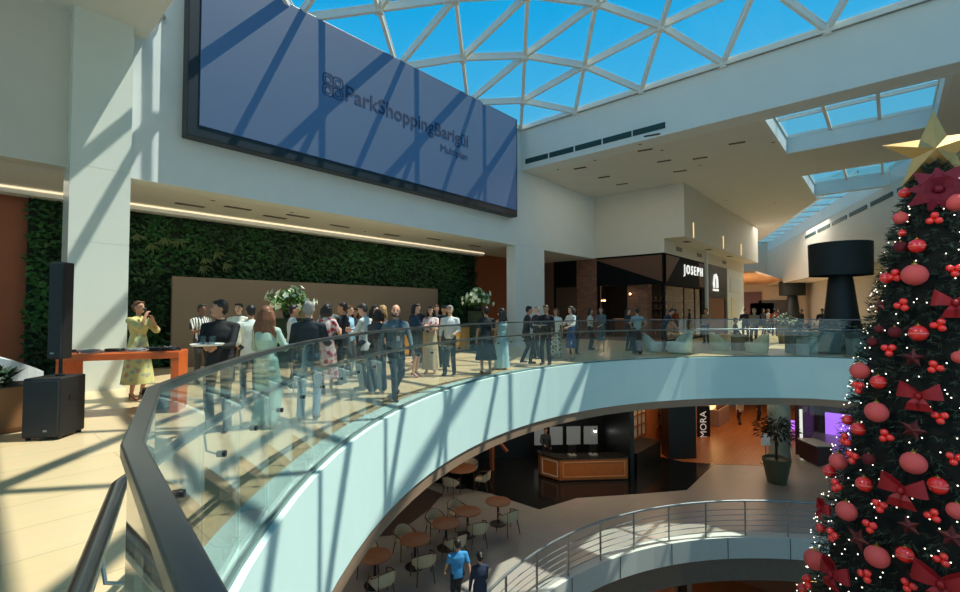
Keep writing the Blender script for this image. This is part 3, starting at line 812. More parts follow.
# corridor side
sd_ = struct('wall_restaurant_side', MB().box(XF + .16, 30.0, YF, YF + .15, 2.95, 4.5).box(29.4, 30.0, YF, YF + .15, 0, 2.95), shopblk, 'black side front of the restaurant', 'shop front')
tri(sd_, [(XF + .25, YF - .002, 4.42), (XF + .25, YF - .002, 3.0), (25.6, YF - .002, 4.42)], brown)
mb = MB().box(28.9, 29.9, YF - .02, YF, 3.0, 4.4); mb.build('brown_panel', brown, sd_)
gd = MB(); sg = struct('window_5', MB().box(XF + .2, 29.4, YF + .04, YF + .1, 2.85, 2.95).box(XF + .2, 29.4, YF + .04, YF + .1, 0, .1).box(26.3, 26.4, YF + .04, YF + .1, .1, 2.85).box(28.2, 28.3, YF + .04, YF + .1, .1, 2.85), shopblk, 'dark glazed side of the restaurant', 'window')
MB().box(XF + .2, 29.4, YF + .06, YF + .075, .1, 2.85).build('pane', shopglass, sg)
js = empty('shop_sign', (27.5, YF, 3.75), 0, 'white shop sign reading JOSEPH on the black restaurant corner', 'sign')
text_mb('J O S E P H', width=3.3, height=.66, depth=.05, mat=plane_mat((-1.5, -.06, -.3), (1, 0, 0), (0, 0, 1)), bold=.0).build('lettering', M('sign_white', (240, 240, 235), .5, emit=(255, 255, 250), estr=.7), js)
struct('trim_8', MB().box(30.05, 30.35, YF - .12, YF + .2, 0, 5.2), white, 'white post between the two dark shops', 'post')
# second dark shop
s2 = struct('wall_shop_two', MB().box(30.4, 35.2, YF, YF + .2, 2.4, 4.5), M('teal_black', (24, 38, 40), .5), 'black front of the second shop', 'shop front')
struct('wall_shop_brown', MB().box(30.9, 34.6, YF + .05, YF + .2, 0, 2.4), M('shop_timber', (120, 72, 38), .5), 'brown timber shutter of the second shop', 'shop front')
struct('trim_9', MB().box(30.4, 30.9, YF, YF + .2, 0, 2.4).box(34.6, 35.2, YF, YF + .2, 0, 2.4), M('teal_black', (24, 38, 40)))
lo_ = empty('shop_sign', (32.2, YF, 3.4), 0, 'white round shop emblem on the second black shop front', 'sign')
sw = M('sign_white', (240, 240, 235))
MB().tube([(-.35, -.05, -.35), (-.38, -.05, .1), (-.2, -.05, .45), (.05, -.05, .5), (.3, -.05, .3), (.36, -.05, -.1), (.36, -.05, -.35)], .07, 8).build('arch_mark', sw, lo_, smooth='auto')
MB().box(-.6, .6, -.07, -.03, -.55, -.42).build('bar_mark', sw, lo_)
MB().ell((-.5, -.05, -.1), (.1, .04, .14), 10, 6).build('dot_mark', sw, lo_, smooth=True)
# white end wall of this side
struct('wall_white_shop', MB().box(35.2, 40, YF, YF + .2, 0, 4.5), M('white_shop', (206, 214, 204), .5), 'white shop wall past the dark shops', 'wall')
MBx = MB().box(36.2, 37.4, YF - .03, YF, 0, 2.5); struct('door_1', MBx, M('cream_door', (214, 210, 186), .5), 'cream door in the white shop wall', 'door')
bx = MB().box(35.9, 38.8, YF - .04, YF, 2.9, 3.9); struct('trim_10', bx, M('sign_pale', (196, 206, 200), .5))
# vents on the overhang
for k, x in enumerate((25.0, 28.5, 34.0)):
    o = MB().box(x, x + .9, YF - .02 - .02, YF - .018, 4.75, 4.98).build('air_grille', M('grille_grey', (120, 118, 104), .6)); tag(o, '%s grey air grille from the restaurant corner above the shop signs' % ORD[k], 'vent', 'grilles above the shop signs')
for k, x in enumerate((24.6, 30.2, 34.6)):
    o = MB().box(x, x + .06, 7.36, 7.40, 5.3, 6.05).build('light_strip', M('strip_light', (255, 224, 160), .5, emit=(255, 214, 140), estr=.8)); tag(o, '%s slim warm light strip from the corner on the white overhang' % ORD[k], 'light', 'light strips on the overhang')
for k, (x, y) in enumerate(((25.2, 7.9), (29.3, 7.95), (34, 7.95))):
    t = fit(Vector((x, y, 5.2)), .6, .3, 0, 'vent'); tag(t, '%s dark fitting from the corner under the overhang' % ORD[k], 'vent', 'fittings under the overhang')

# ================================================================ lounge chairs and big lamps
def tub_chair(p, rz, label, s=1.0, mat=None):
    m = mat or M('cream_tub', (214, 206, 168), .55, var=.03)
    t = empty('tub_chair', p, rz, label, 'armchair', 'tub chairs by the far balustrade'); t.scale = (s, s, s)
    mb = MB(); n = 20; rings = []
    def ringat(z, k, sh):
        rg = []
        for j in range(n):
            a = 2 * PI * j / n
            rg.append(Vector((.44 * k * math.cos(a), .44 * k * math.sin(a), z + sh * max(0, math.sin(a)) ** .8)))
        return rg
    rings = [ringat(.0, .86, 0), ringat(.06, .95, 0), ringat(.25, 1.04, .06), ringat(.36, 1.06, .25), ringat(.42, 1.04, .42), ringat(.44, .98, .45), ringat(.43, .86, .42), ringat(.38, .8, .2), ringat(.36, .76, .04), ringat(.37, .3, 0)]
    mb.loft(rings).build('shell', m, t, smooth=True)
    MB().lathe([(.02, .36), (.27, .36), (.30, .40), (.27, .44), (.02, .45)], n=20).build('seat_cushion', m, t, smooth=True)
    return t
pale = M('pale_tub', (176, 190, 172), .55)
tub_chair(gp(652, 18.2), YAW, 'pale tub chair behind the person bending over, beside the restaurant', .8, pale)
tub_chair(gp(679, 17.3), YAW + PI, 'large pale tub chair in front of the person bending over', .98, pale)
tub_chair(gp(719, 18.6), YAW + .25, 'cream tub chair facing right, beside the round pedestal', .82)
tub_chair(gp(756, 17.6), YAW + PI - .25, 'cream tub chair facing left, lit by sun, beside the round pedestal', .88)
ped = empty('side_table', gp(737.5, 18.6), 0, 'brown round pedestal table between the two cream tub chairs', 'table')
MB().lathe([(.26, 0), (.26, .55)], n=24).build('pedestal', M('pedestal_brown', (150, 126, 96), .5), ped, smooth='auto'); MB().lathe([(.30, .55), (.30, .59)], n=24).build('tabletop', M('pedestal_top', (190, 180, 160), .4), ped, smooth='auto')

def big_lamp(p, label):
    t = empty('giant_floor_lamp', p, 0, label, 'lamp', 'giant dark floor lamps')
    dm = M('lamp_black', (20, 30, 36), .5, var=.1)
    MB().lathe([(.74, 0), (.74, .08), (.69, .6), (.55, 1.6), (.42, 2.8), (.38, 3.0)], n=28).build('base', dm, t, smooth='auto')
    MB().lathe([(1.04, 3.0), (1.06, 4.3), (1.02, 4.3), (1.00, 3.0)], n=40, cap=False).build('lamp_shade', M('lamp_shade_dark', (16, 32, 36), .6), t, smooth='auto')
    MB().lathe([(0, 4.05), (1.01, 4.05), (1.01, 4.09), (0, 4.09)], n=40).build('shade_disc', dm, t)
    return t
big_lamp(gp(841, 18.6), 'giant black floor lamp with drum shade, the larger one in view')
big_lamp(gp(792.5, 43), 'giant black floor lamp with drum shade, far down the corridor')
# planter beds round the lamps
def bed(p, rz, L, W, H, label, seed, dark=True):
    random.seed(seed)
    t = empty('planter_bed', p, rz, label, 'planter', None)
    MB().box(-L / 2, L / 2, -W / 2, W / 2, 0, H).build('box', M('bed_grey', (96, 112, 108), .4), t, bevel=.02)
    lf = MB(); fl_ = MB()
    for k in range(int(L * W * 130)):
        x = random.uniform(-L / 2, L / 2); y = random.uniform(-W / 2, W / 2); z = H + random.uniform(0, .22); a = random.uniform(0, 2 * PI)
        leaf(lf, (x, y, z), .2, .08, (math.cos(a), math.sin(a), random.uniform(0, .9)), (0, 0, 1))
        if k % 4 == 0:
            for q in range(5):
                b = a + q * 1.256; leaf(fl_, (x, y, z + .1), .10, .06, (math.cos(b), math.sin(b), .3), (0, 0, 1))
    o = lf.build('foliage', M('bed_leaf', (40, 62, 50), .6, var=.4, scale=9), t, fix=False); o['kind'] = 'stuff'
    o = fl_.build('pale_flowers', M('bed_flower', (190, 204, 200), .6), t, fix=False); o['kind'] = 'stuff'
bed(gp(845, 17.3), YAW - PI / 2, 4.2, .6, .82, 'long grey planter bed of pale flowers in front of the large black lamp', 1)
for k, (px, d, lab) in enumerate(((806, 16.5, 'small glass-sided planter at the lit side of the long flower bed'), (856, 16.5, 'small glass-sided planter in front of the long flower bed'))):
    t = empty('planter_cube', gp(px, d), YAW - PI / 2, lab, 'planter')
    MB().box(-.28, .28, -.17, .17, 0, .62).build('box', M('cube_grey', (150, 166, 160), .25), t, bevel=.015)
    MB().box(-.31, .31, -.2, .2, .62, .65).build('rim', steel, t)
pp = empty('potted_plant', gp(784, 22.5), 0, 'potted plant with white flowers in a tapered pot past the cream tub chairs', 'plant')
MB().lathe([(.24, 0), (.36, .85), (.33, .88), (.3, .8)], n=20).build('pot', M('pot_grey', (120, 116, 104), .6), pp, smooth='auto')
random.seed(12); lf = MB(); fw = MB()
for k in range(160):
    a = random.uniform(0, 2 * PI); e = random.uniform(0, 1.4); r = random.uniform(.2, .6); c = Vector((math.cos(a) * math.cos(e) * r, math.sin(a) * math.cos(e) * r, .95 + math.sin(e) * r))
    leaf(lf, c, .18, .07, (random.uniform(-1, 1), random.uniform(-1, 1), random.uniform(-.3, 1)), (0, 0, 1))
    if k % 4 == 0: fw.ell(c, .06, 6, 4)
o = lf.build('leaves', M('planter_leaf', (44, 66, 40)), pp, fix=False); o['kind'] = 'stuff'; o = fw.build('flowers', M('white_blossom', (232, 238, 214)), pp, fix=False); o['kind'] = 'stuff'
# far shops at the corridor end
for k, (px, w_, h, c, lab) in enumerate(((749, 2.4, 3.6, (92, 40, 30), 'dark red shop doorway at the end of the corridor'), (762, 2.2, 2.4, (40, 40, 42), 'dark shop doorway at the end of the corridor'), (775, 3.0, 2.7, (52, 50, 48), 'wide dark shop doorway at the end of the corridor'), (812, 2.6, 4.0, (120, 92, 58), 'amber shop window at the end of the corridor'), (824, 3.4, 4.0, (110, 170, 196), 'blue shop window at the end of the corridor'))):
    p = onx(px, 300, 56.95)
    struct('door_%d' % (k + 2), MB().box(56.85, 57, p.y - w_ / 2, p.y + w_ / 2, 0, h), M('far_door_%d' % k, c, .4), lab, 'door')
# ================================================================ people
DG = bpy.context.evaluated_depsgraph_get
def remesh(mb, voxel, smooth_it=4, sub=0):
    me = mb.mesh('tmp'); o = bpy.data.objects.new('tmp', me); COL.objects.link(o)
    m = o.modifiers.new('r', 'REMESH'); m.mode = 'VOXEL'; m.voxel_size = voxel; m.adaptivity = 0
    if smooth_it:
        s = o.modifiers.new('s', 'SMOOTH'); s.iterations = smooth_it; s.factor = .5
    dg = DG(); dg.update()
    r = bpy.data.meshes.new_from_object(o.evaluated_get(dg))
    bpy.data.objects.remove(o); bpy.data.meshes.remove(me)
    return r
def put(me, name, mat, parent):
    me.name = name; me.materials.clear(); me.materials.append(mat)
    me.polygons.foreach_set('use_smooth', [True] * len(me.polygons))
    o = bpy.data.objects.new(name, me); COL.objects.link(o); o.parent = parent; return o
def ik(a, b, l1, l2, pole):
    a = Vector(a); b = Vector(b); d = b - a; L = d.length
    if L > (l1 + l2) * .995: b = a + d * ((l1 + l2) * .995 / L); d = b - a; L = d.length
    if L < abs(l1 - l2) + .02: L = abs(l1 - l2) + .02
    x = (l1 * l1 - l2 * l2 + L * L) / (2 * L); h = math.sqrt(max(0, l1 * l1 - x * x))
    dn = d.normalized(); p = Vector(pole); p = (p - dn * p.dot(dn)).normalized()
    return a + dn * x + p * h, b
def ring(c, rx, ry, rot=None, n=16, pw=1.0):
    out = []
    for k in range(n):
        a = 2 * PI * k / n; x, y = math.cos(a), math.sin(a)
        v = Vector((rx * math.copysign(abs(x) ** pw, x), ry * math.copysign(abs(y) ** pw, y), 0))
        if rot is not None: v = rot @ v
        out.append(Vector(c) + v)
    return out
def cloth_mat(spec):
    # spec: rgb tuple, or ('pattern', rgb1, rgb2, scale)
    if isinstance(spec[0], str):
        nm = 'cloth_' + '_'.join(str(x) for x in spec[1] + spec[2]) + '_%d_%s' % (spec[3], spec[0])
        if nm in _m: return _m[nm]
        m = M(nm, spec[1], .8, var=.02)
        nt = m.node_tree; b = nt.nodes['Principled BSDF']
        tc = nt.nodes.new('ShaderNodeTexCoord')
        if spec[0] == 'stripe':
            tx = nt.nodes.new('ShaderNodeTexWave'); tx.inputs['Scale'].default_value = spec[3]; tx.inputs['Distortion'].default_value = 2; fac = 'Fac'
        else:
            tx = nt.nodes.new('ShaderNodeTexVoronoi'); tx.inputs['Scale'].default_value = spec[3]; fac = 'Distance'
        nt.links.new(tc.outputs['Object'], tx.inputs['Vector'])
        rp = nt.nodes.new('ShaderNodeValToRGB'); rp.color_ramp.interpolation = 'CONSTANT'
        rp.color_ramp.elements[0].color = lin(spec[2]); rp.color_ramp.elements[1].color = lin(spec[1]); rp.color_ramp.elements[1].position = .42
        if len(spec) > 4:
            q = rp.color_ramp.elements.new(.26); q.color = lin(spec[4])
        nt.links.new(tx.outputs[fac], rp.inputs['Fac']); nt.links.new(rp.outputs['Color'], b.inputs['Base Color'])
        return m
    return M('cloth_%d_%d_%d' % tuple(spec), spec, .8, var=.10, scale=6, bump=.15)
def skin_mat(c): return M('skin_%d_%d_%d' % c, c, .5, var=.05, scale=10)
def hair_mat(c): return M('hair_%d_%d_%d' % c, c, .5, var=.25, scale=40)
SK_L = (222, 170, 140); SK_M = (196, 142, 110); SK_D = (120, 80, 58)

POSE = {  # right-hand targets (x outward, y forward, z up) for a 1.75 m body
    'down': (.25, .04, .82), 'pocket': (.20, .06, .92), 'hip': (.21, .05, 1.0), 'glass': (.13, .30, 1.20), 'low_glass': (.18, .32, 1.05),
    'mic': (.06, .22, 1.47), 'mic2': (.10, .22, 1.40), 'tray': (.06, .36, 1.14), 'phone': (.07, .32, 1.20), 'clasp': (.02, .22, 1.0),
    'cross': (-.08, .20, 1.18), 'swingf': (.23, .28, .92), 'swingb': (.25, -.20, .88), 'reach': (.16, .48, 1.12), 'face': (.07, .2, 1.5),
    'back': (.1, -.16, .95), 'lap': (.1, .36, .72)}

def person(px, d, face, label, H=1.72, skin=SK_L, hair=('short', (50, 36, 28)), top=((90, 90, 90), 'long'), bottom=('trousers', (40, 44, 54)), shoes=(24, 22, 22),
           arms=('down', 'down'), stride=0.0, lean=0.0, look=0.0, nod=0.0, z0=0.0, female=False, seated=False, heel=0.0, extra=None, pos=None, group=None, beard=None, jacket_open=False, collar=None):
    far = d > 13.5; vox = .013 if d < 10 else (.016 if d < 14 else .021)
    p = Vector(pos) if pos is not None else gp(px, d, z0)
    head_dir = YAW + PI + math.radians(face)
    root = empty('person', p, head_dir - PI / 2, label, 'person', group)
    S = H / 1.75
    V = lambda x, y, z: Vector((x, y, z))
    wS = .165 if female else .19; wH = .085
    hipz = .93
    zoff = heel
    if seated: pel = V(0, 0, .52)
    else: pel = V(0, 0, .97 - abs(stride) * .10 + zoff)
    TR = Matrix.Translation(pel) @ Matrix.Rotation(-lean, 4, 'X')       # upper body leans forward about the pelvis
    T = lambda x, y, z: (TR @ V(x, y, z - .97))                          # torso-space point given upright height
    R3 = TR.to_3x3()
    hd = R3 @ Matrix.Rotation(look, 3, 'Z') @ Matrix.Rotation(-nod, 3, 'X')
    neck = T(0, -.005, 1.47); hc = neck + R3 @ V(0, .005, .06) + hd @ V(0, .02, .105)
    HL = lambda x, y, z: hc + hd @ V(x, y, z)
    H4 = hd.to_4x4()
    body = MB(); K = 1.0
    # head
    body.ell(HL(0, -.008, .022), (.076, .094, .094), 16, 12, H4)
    body.ell(HL(0, .018, -.03), (.060, .072, .082), 14, 10, H4)
    body.cap(HL(0, .075, -.083), HL(0, .055, -.09), .024, .03)
    body.cap(HL(0, .092, .012), HL(0, .108, -.022), .009, .014, 8)
    body.ell(HL(0, .108, -.025), (.018, .012, .010), 8, 6, H4)
    for s in (-1, 1):
        body.ell(HL(s * .077, -.01, -.005), (.010, .020, .032), 8, 6, H4)
        body.ell(HL(s * .032, .075, .022), (.02, .012, .010), 8, 6, H4)
    body.cap(neck + V(0, 0, -.06), HL(0, -.015, -.05), .055 if not female else .047, .052 if not female else .045, 12)
    # torso core (under the clothes)
    tr = [(.90, .13, .085, 0), (1.0, .135, .09, 0), (1.10, .118 if female else .13, .08, 0), (1.25, .14, .095, 0), (1.38, .145, .09, -.005), (1.45, .09, .06, -.005)]
    body.loft([ring(T(0, y, z), rx, ry, R3) for z, rx, ry, y in tr])
    sh = {}
    legs = {}
    for s, pose in ((1, arms[0]), (-1, arms[1])):
        a = T(s * wS, -.005, 1.39)
        t = POSE[pose] if isinstance(pose, str) else pose
        tgt = T(s * t[0], t[1], t[2]) if not seated else T(s * t[0], t[1], t[2] + .0)
        pole = R3 @ V(s * .55, -.5, -.75)
        e, hnd = ik(a, tgt, .285, .25, pole)
        sh[s] = (a, e, hnd)
        body.cap(T(s * wS * .5, -.005, 1.40), a, .045, .046); body.cap(a, e, .046, .038); body.cap(e, hnd, .037, .026)
        # hand
        f = (hnd - e).normalized(); side = f.cross(R3 @ V(s, 0, 0)); 
        if side.length < .1: side = f.cross(V(0, 0, 1))
        side.normalize(); nrm = side.cross(f)
        body.cap(hnd + f * .01, hnd + f * .055, .028, .030)
        for q in (-1, 1): body.cap(hnd + f * .02 + side * (q * .014), hnd + f * .075 + side * (q * .020), .020, .017)
    for s in (1, -1):
        hip = TR @ V(s * wH, 0, -.03)
        if seated:
            kn = hip + V(s * .03, .42, -.02); an = V(s * .11, .44, .09); ft = 0
        else:
            yy = s * stride * .5
            lift = .0
            an = V(s * (.085 + .02), yy, .085 + zoff)
            if stride and yy < 0: an = V(s * .09, yy, .085 + .09 * min(1, abs(stride)) + zoff)
            kn, an = ik(hip, an, .445, .43, V(s * .12, 1, .0))
        legs[s] = (hip, kn, an)
        body.cap(hip, kn, .075, .05); body.cap(kn, kn + (an - kn) * .35 + V(0, -.012, 0), .048, .050); body.cap(kn + (an - kn) * .35 + V(0, -.012, 0), an, .050, .036)
        up = 0 if (seated or an.z < .12 + zoff) else .05
        body.cap(an + V(0, -.01, -.045), an + V(s * .015, .12, -.06 - heel * .9 - 0 * up), .034, .030)
    def scaled(mb): mb.v = [tuple(Vector(q) * S) for q in mb.v]; return mb
    bm_ = remesh(scaled(body), vox * S, 3)
    # fingers: separate short chains rooted in the palm, joined to the same mesh
    fg = MB()
    for s in (1, -1):
        a, e, h = sh[s]; f = (h - e).normalized(); side = f.cross(R3 @ V(s, 0, 0))
        if side.length < .1: side = f.cross(V(0, 0, 1))
        side.normalize(); nrm = side.cross(f)
        inw = nrm if nrm.dot(R3 @ V(-s, .0, 0)) > 0 else -nrm
        curl = .55 if arms[0 if s == 1 else 1] in ('down', 'swingf', 'swingb') else 1.1
        for k, L in enumerate((.062, .072, .068, .054)):
            b = h + f * .075 + side * ((k - 1.5) * .019); d1 = (f + inw * curl * .4).normalized(); m = b + d1 * L * .5; d2 = (f + inw * curl * 1.3).normalized()
            fg.tube([b - f * .02, b, m, m + d2 * L * .5], [.0095, .009, .0085, .006], 6)
        b = h + f * .03 - side * .03; tip = b + (f * .6 - side * .5 + inw * .5).normalized() * .035
        fg.tube([h + f * .02 - side * .01, b, tip, tip + (f * .9 + inw * .3).normalized() * .026], [.012, .0115, .010, .007], 6)
    scaled(fg)
    jb = bmesh.new(); jb.from_mesh(bm_); fm = fg.mesh('f'); jb.from_mesh(fm); jb.to_mesh(bm_); jb.free(); bpy.data.meshes.remove(fm)
    body_o = put(bm_, 'body', skin_mat(skin), root)
    # eyes, brows, mouth
    ey = MB()
    for s in (-1, 1):
        ey.ell(HL(s * .031, .086, .012) * S, (.012 * S, .006 * S, .0065 * S), 8, 6, H4)
        ey.cap(HL(s * .017, .091, .031) * S, HL(s * .046, .080, .031) * S, .0042 * S, .0035 * S, 6)
    ey.build('eyes', M('eye_dark', (36, 26, 22), .4), root, smooth=True)
    mo = MB(); mo.cap(HL(-.022, .084, -.055) * S, HL(0, .090, -.056) * S, .005 * S, .006 * S, 6); mo.cap(HL(0, .090, -.056) * S, HL(.022, .084, -.055) * S, .006 * S, .005 * S, 6)
    mo.build('mouth', M('lip', (150, 84, 76), .5), root, smooth=True)
    # hair
    hs, hcol = hair; hm = hair_mat(hcol); hb = MB()
    if hs != 'bald':
        hb.ell(HL(0, -.024, .036), (.084, .094, .092), 16, 12, H4)
        hb.ell(HL(0, -.055, -.005), (.078, .06, .085), 12, 8, H4)
        hb.cap(HL(-.04, .058, .085), HL(.045, .055, .088), .024, .022)
        if hs == 'long':
            for k in range(-3, 4):
                x = k * .024
                hb.tube([HL(x * 1.1, -.09 + abs(x) * .4, .02), HL(x * 1.35, -.10 + abs(x) * .5, -.1), HL(x * 1.7, -.115 + abs(x) * .5, -.22), HL(x * 1.6, -.105 + abs(x) * .4, -.33)], [.035, .034, .032, .014], 8)
            for s in (-1, 1): hb.tube([HL(s * .07, -.0, .03), HL(s * .088, -.01, -.07), HL(s * .10, -.02, -.2)], [.026, .026, .014], 8)
        elif hs == 'wavy':
            for k in range(-4, 5):
                x = k * .026
                hb.tube([HL(x * .8, -.08 + abs(x) * .3, .03), HL(x * 1.15 + .014, -.105 + abs(x) * .4, -.08), HL(x * 1.35 - .014, -.115 + abs(x) * .4, -.18), HL(x * 1.45 + .016, -.11 + abs(x) * .4, -.27), HL(x * 1.6, -.10 + abs(x) * .4, -.36 - .02 * (k % 2))], [.036, .03, .026, .024, .006], 8)
            for s in (-1, 1): hb.tube([HL(s * .07, .0, .04), HL(s * .1, -.01, -.06), HL(s * .095, .0, -.16), HL(s * .12, -.02, -.26)], [.03, .034, .032, .016], 8)
        elif hs == 'bun':
            hb.ell(HL(0, -.125, .03), .045, 10, 8)
        elif hs == 'bob':
            for k in range(-3, 4):
                x = k * .026; hb.tube([HL(x * 1.1, -.075 + abs(x) * .3, .03), HL(x * 1.3, -.09 + abs(x) * .4, -.08), HL(x * 1.3, -.08 + abs(x) * .4, -.14)], [.036, .034, .02], 8)
            for s in (-1, 1): hb.tube([HL(s * .075, -.0, .03), HL(s * .09, -.005, -.06), HL(s * .085, .0, -.13)], [.026, .028, .016], 8)
        if hs == 'cap':
            hb.cap(HL(-.035, .08, .06), HL(.035, .08, .06), .02, .02); hb.cap(HL(-.03, .125, .05), HL(.03, .125, .05), .014, .014)
        put(remesh(scaled(hb), .011 * S if d < 14 else .016 * S, 3), 'cap' if hs == 'cap' else 'hair', hm, root)
    if beard:
        bb = MB(); 
        for s in (-1, 1): bb.tube([HL(s * .068, .02, -.03), HL(s * .055, .055, -.075), HL(0, .088, -.088)], [.012, .020, .024], 8)
        bb.cap(HL(-.025, .094, -.036), HL(.025, .094, -.036), .008, .008, 6)
        put(remesh(scaled(bb), .009 * S, 2), 'beard', hair_mat(beard), root)
    # upper garment
    tspec, sleeve = top[0], top[1]; hem = top[2] if len(top) > 2 else .93
    tb = MB()
    g = .014 if female else .02
    prof = [(hem, .155 + (hem < .85) * .02, .112, 0), (1.02, .150 + g * .3, .108, 0), (1.12, .130 + g if not female else .128, .098, 0), (1.26, .150 + g, .118 + (.02 if female else 0), .004), (1.36, .150 + g, .108, -.004), (1.42, .105, .080, -.008), (1.48, .062, .060, -.008)]
    if sleeve == 'strap': prof = prof[:5] + [(1.385, .13, .09, -.004)]
    if hem > 1.0: prof = [prof[0]] + prof[2:]
    tb.loft([ring(T(0, y, z), rx, ry, R3, 18, .9) for z, rx, ry, y in prof])
    if sleeve != 'strap':
        for s in (1, -1):
            a, e, h = sh[s]
            tb.cap(T(s * wS * .35, -.008, 1.415), a, .056, .058)
            r0 = .057
            if sleeve == 'long': tb.cap(a, e, r0, .050); tb.cap(e, e + (h - e) * .93, .050, .036)
            elif sleeve == 'rolled': tb.cap(a, e, r0, .052); tb.cap(e, e + (h - e) * .35, .052, .047)
            elif sleeve == 'short': tb.cap(a, a + (e - a) * .62, r0, .056)
            elif sleeve == 'puff': tb.cap(a, a + (e - a) * .9, .072, .068)
            else: tb.cap(a, a + (e - a) * .12, .058, .055)
    put(remesh(scaled(tb), vox * S, 3), top[3] if len(top) > 3 else 'shirt', cloth_mat(tspec), root)
    if collar:
        cb = MB()
        cb.tube([T(.055 * math.cos(q), -.012 + .056 * math.sin(q), 1.49 - .012 * math.sin(q)) for q in [k * PI / 8 for k in range(-2, 19)] if True][4:], .014, 6)
        scaled(cb).build('collar', cloth_mat(collar), root, smooth=True)
    # lower garment
    kind = bottom[0]
    if kind in ('trousers', 'wide', 'shorts'):
        lb = MB()
        lb.loft([ring(T(0, 0, z), rx, ry, R3, 16) for z, rx, ry in ((.86, .135, .10), (.93, .150, .108), (1.0, .145, .105), (1.06, .138, .10))])
        for s in (1, -1):
            hip, kn, an = legs[s]
            if kind == 'trousers':
                lb.cap(hip + V(0, 0, .02), kn, .092, .066); lb.cap(kn, an + V(0, 0, .0), .066, .058)
            elif kind == 'wide':
                lb.cap(hip + V(0, 0, .02), kn, .10, .098); lb.cap(kn, an + V(0, 0, .04), .098, .105)
            else:
                lb.cap(hip + V(0, 0, .02), hip + (kn - hip) * .8, .095, .085)
        put(remesh(scaled(lb), vox * S, 3), 'shorts' if kind == 'shorts' else 'trousers', cloth_mat(bottom[1]), root)
    else:
        zb = bottom[2]; flare = bottom[3] if len(bottom) > 3 else .12
        rings = []; n = 40; N = 9
        for i in range(N + 1):
            t = i / N; z = 1.07 + zoff * (1 - t) + (zb - 1.07) * t
            k = min(1, t * 3.2); rx = .134 + .03 * k + flare * t; ry = .098 + .03 * k + flare * t * .85
            amp = .10 * t * (1 if flare > .06 else .35)
            sw = V(0, .02 * t, 0)
            q = []
            for j in range(n):
                a = 2 * PI * j / n; f = 1 + amp * math.sin(a * 9 + 1.3) * .6 + amp * .3 * math.sin(a * 4)
                c = T(0, 0, z) if t < .12 else V(pel.x, pel.y + (T(0, 0, 1.0) - pel).y * 0, z) + sw
                if seated: c = T(0, 0, z)
                q.append((c + V(rx * f * math.cos(a), ry * f * math.sin(a), 0)) * S)
            rings.append(q)
        sk = MB(); sk.loft(rings, True); sk.build('skirt', cloth_mat(bottom[1]), root, smooth='auto')
    # shoes
    shm = M('shoe_%d_%d_%d' % shoes, shoes, .4)
    for s in (1, -1):
        hip, kn, an = legs[s]; sb = MB()
        if heel > 0:
            sb.cap(an + V(0, -.02, -.05), an + V(s * .015, .13, -.075 - heel * .85), .035, .028); sb.tube([an + V(0, -.045, -.06), an + V(0, -.05, -.085 - heel)], [.016, .008], 8)
        else:
            sb.cap(an + V(0, -.035, -.042), an + V(s * .008, .05, -.042), .042, .044); sb.cap(an + V(s * .008, .05, -.042), an + V(s * .015, .145, -.050), .044, .033)
        put(remesh(scaled(sb), .010 * S if d < 12 else .014 * S, 2), 'shoe', shm, root)
    info = {'root': root, 'S': S, 'hand': {s: root.matrix_basis @ (sh[s][2] * S) for s in sh}, 'fwd': Vector((math.cos(head_dir), math.sin(head_dir), 0))}
    rm = Matrix.Translation(p) @ Matrix.Rotation(head_dir - PI / 2, 4, 'Z')
    info['hand'] = {s: rm @ ((sh[s][2] + (sh[s][2] - sh[s][1]).normalized() * .06) * S) for s in sh}
    info['rm'] = rm; info['T'] = lambda x, y, z: rm @ (T(x, y, z) * S)
    return info

BLK = (18, 19, 22); NAVY = (24, 32, 48); WHT = (226, 228, 222); LBL = (150, 190, 214); JEAN = (96, 128, 156); GRY = (110, 116, 116)
HB = (42, 28, 20); HD = (22, 18, 16); HGY = (150, 146, 138); HBL = (176, 136, 84); HBR = (96, 60, 36)

def wine(hand, label, group='glasses in hands'):
    t = empty('wine_glass', hand + Vector((0, 0, -.02)), 0, label, 'glass', group)
    MB().lathe([(.03, 0), (.03, .004), (.004, .008), (.004, .07), (.032, .10), (.036, .13), (.03, .17)], n=14, cap=False).build('bowl', glassmat('drink_glass', (.92, .96, .95), 1.0) if 'drink_glass' not in _m else _m['drink_glass'], t, smooth=True)
    return t
def phone(hand, label):
    return tag(MB().box(-.036, .036, -.005, .005, -.01, .13).build('mobile_phone', black, None, loc=hand, bevel=.003), label, 'phone')

# 1 singer
I = person(139, 8.4, 78, 'singer in yellow floral long skirt holding a microphone, behind the orange table', 1.70, SK_M, ('bun', HBR), ((206, 192, 122), 'puff', 1.0, 'blouse'),
           ('skirt', ('floral', (206, 198, 128), (214, 140, 84), 9, (150, 176, 150)), .30, .12), (120, 50, 30), ('mic', 'mic2'), female=True, heel=.07, nod=-.1)
h = I['hand'][1]; t = empty('microphone', h, 0, 'black handheld microphone at the singer mouth', 'microphone')
f = I['fwd']; MB().tube([f * .02 + Vector((0, 0, -.09)), Vector((0, 0, .05)) - f * .03], [.012, .016], 10).build('handle', black, t, smooth='auto'); MB().ell(Vector((0, 0, .075)) - f * .04, .026, 10, 8).build('grille', M('mic_grille', (70, 72, 74), .4, .6), t, smooth=True)
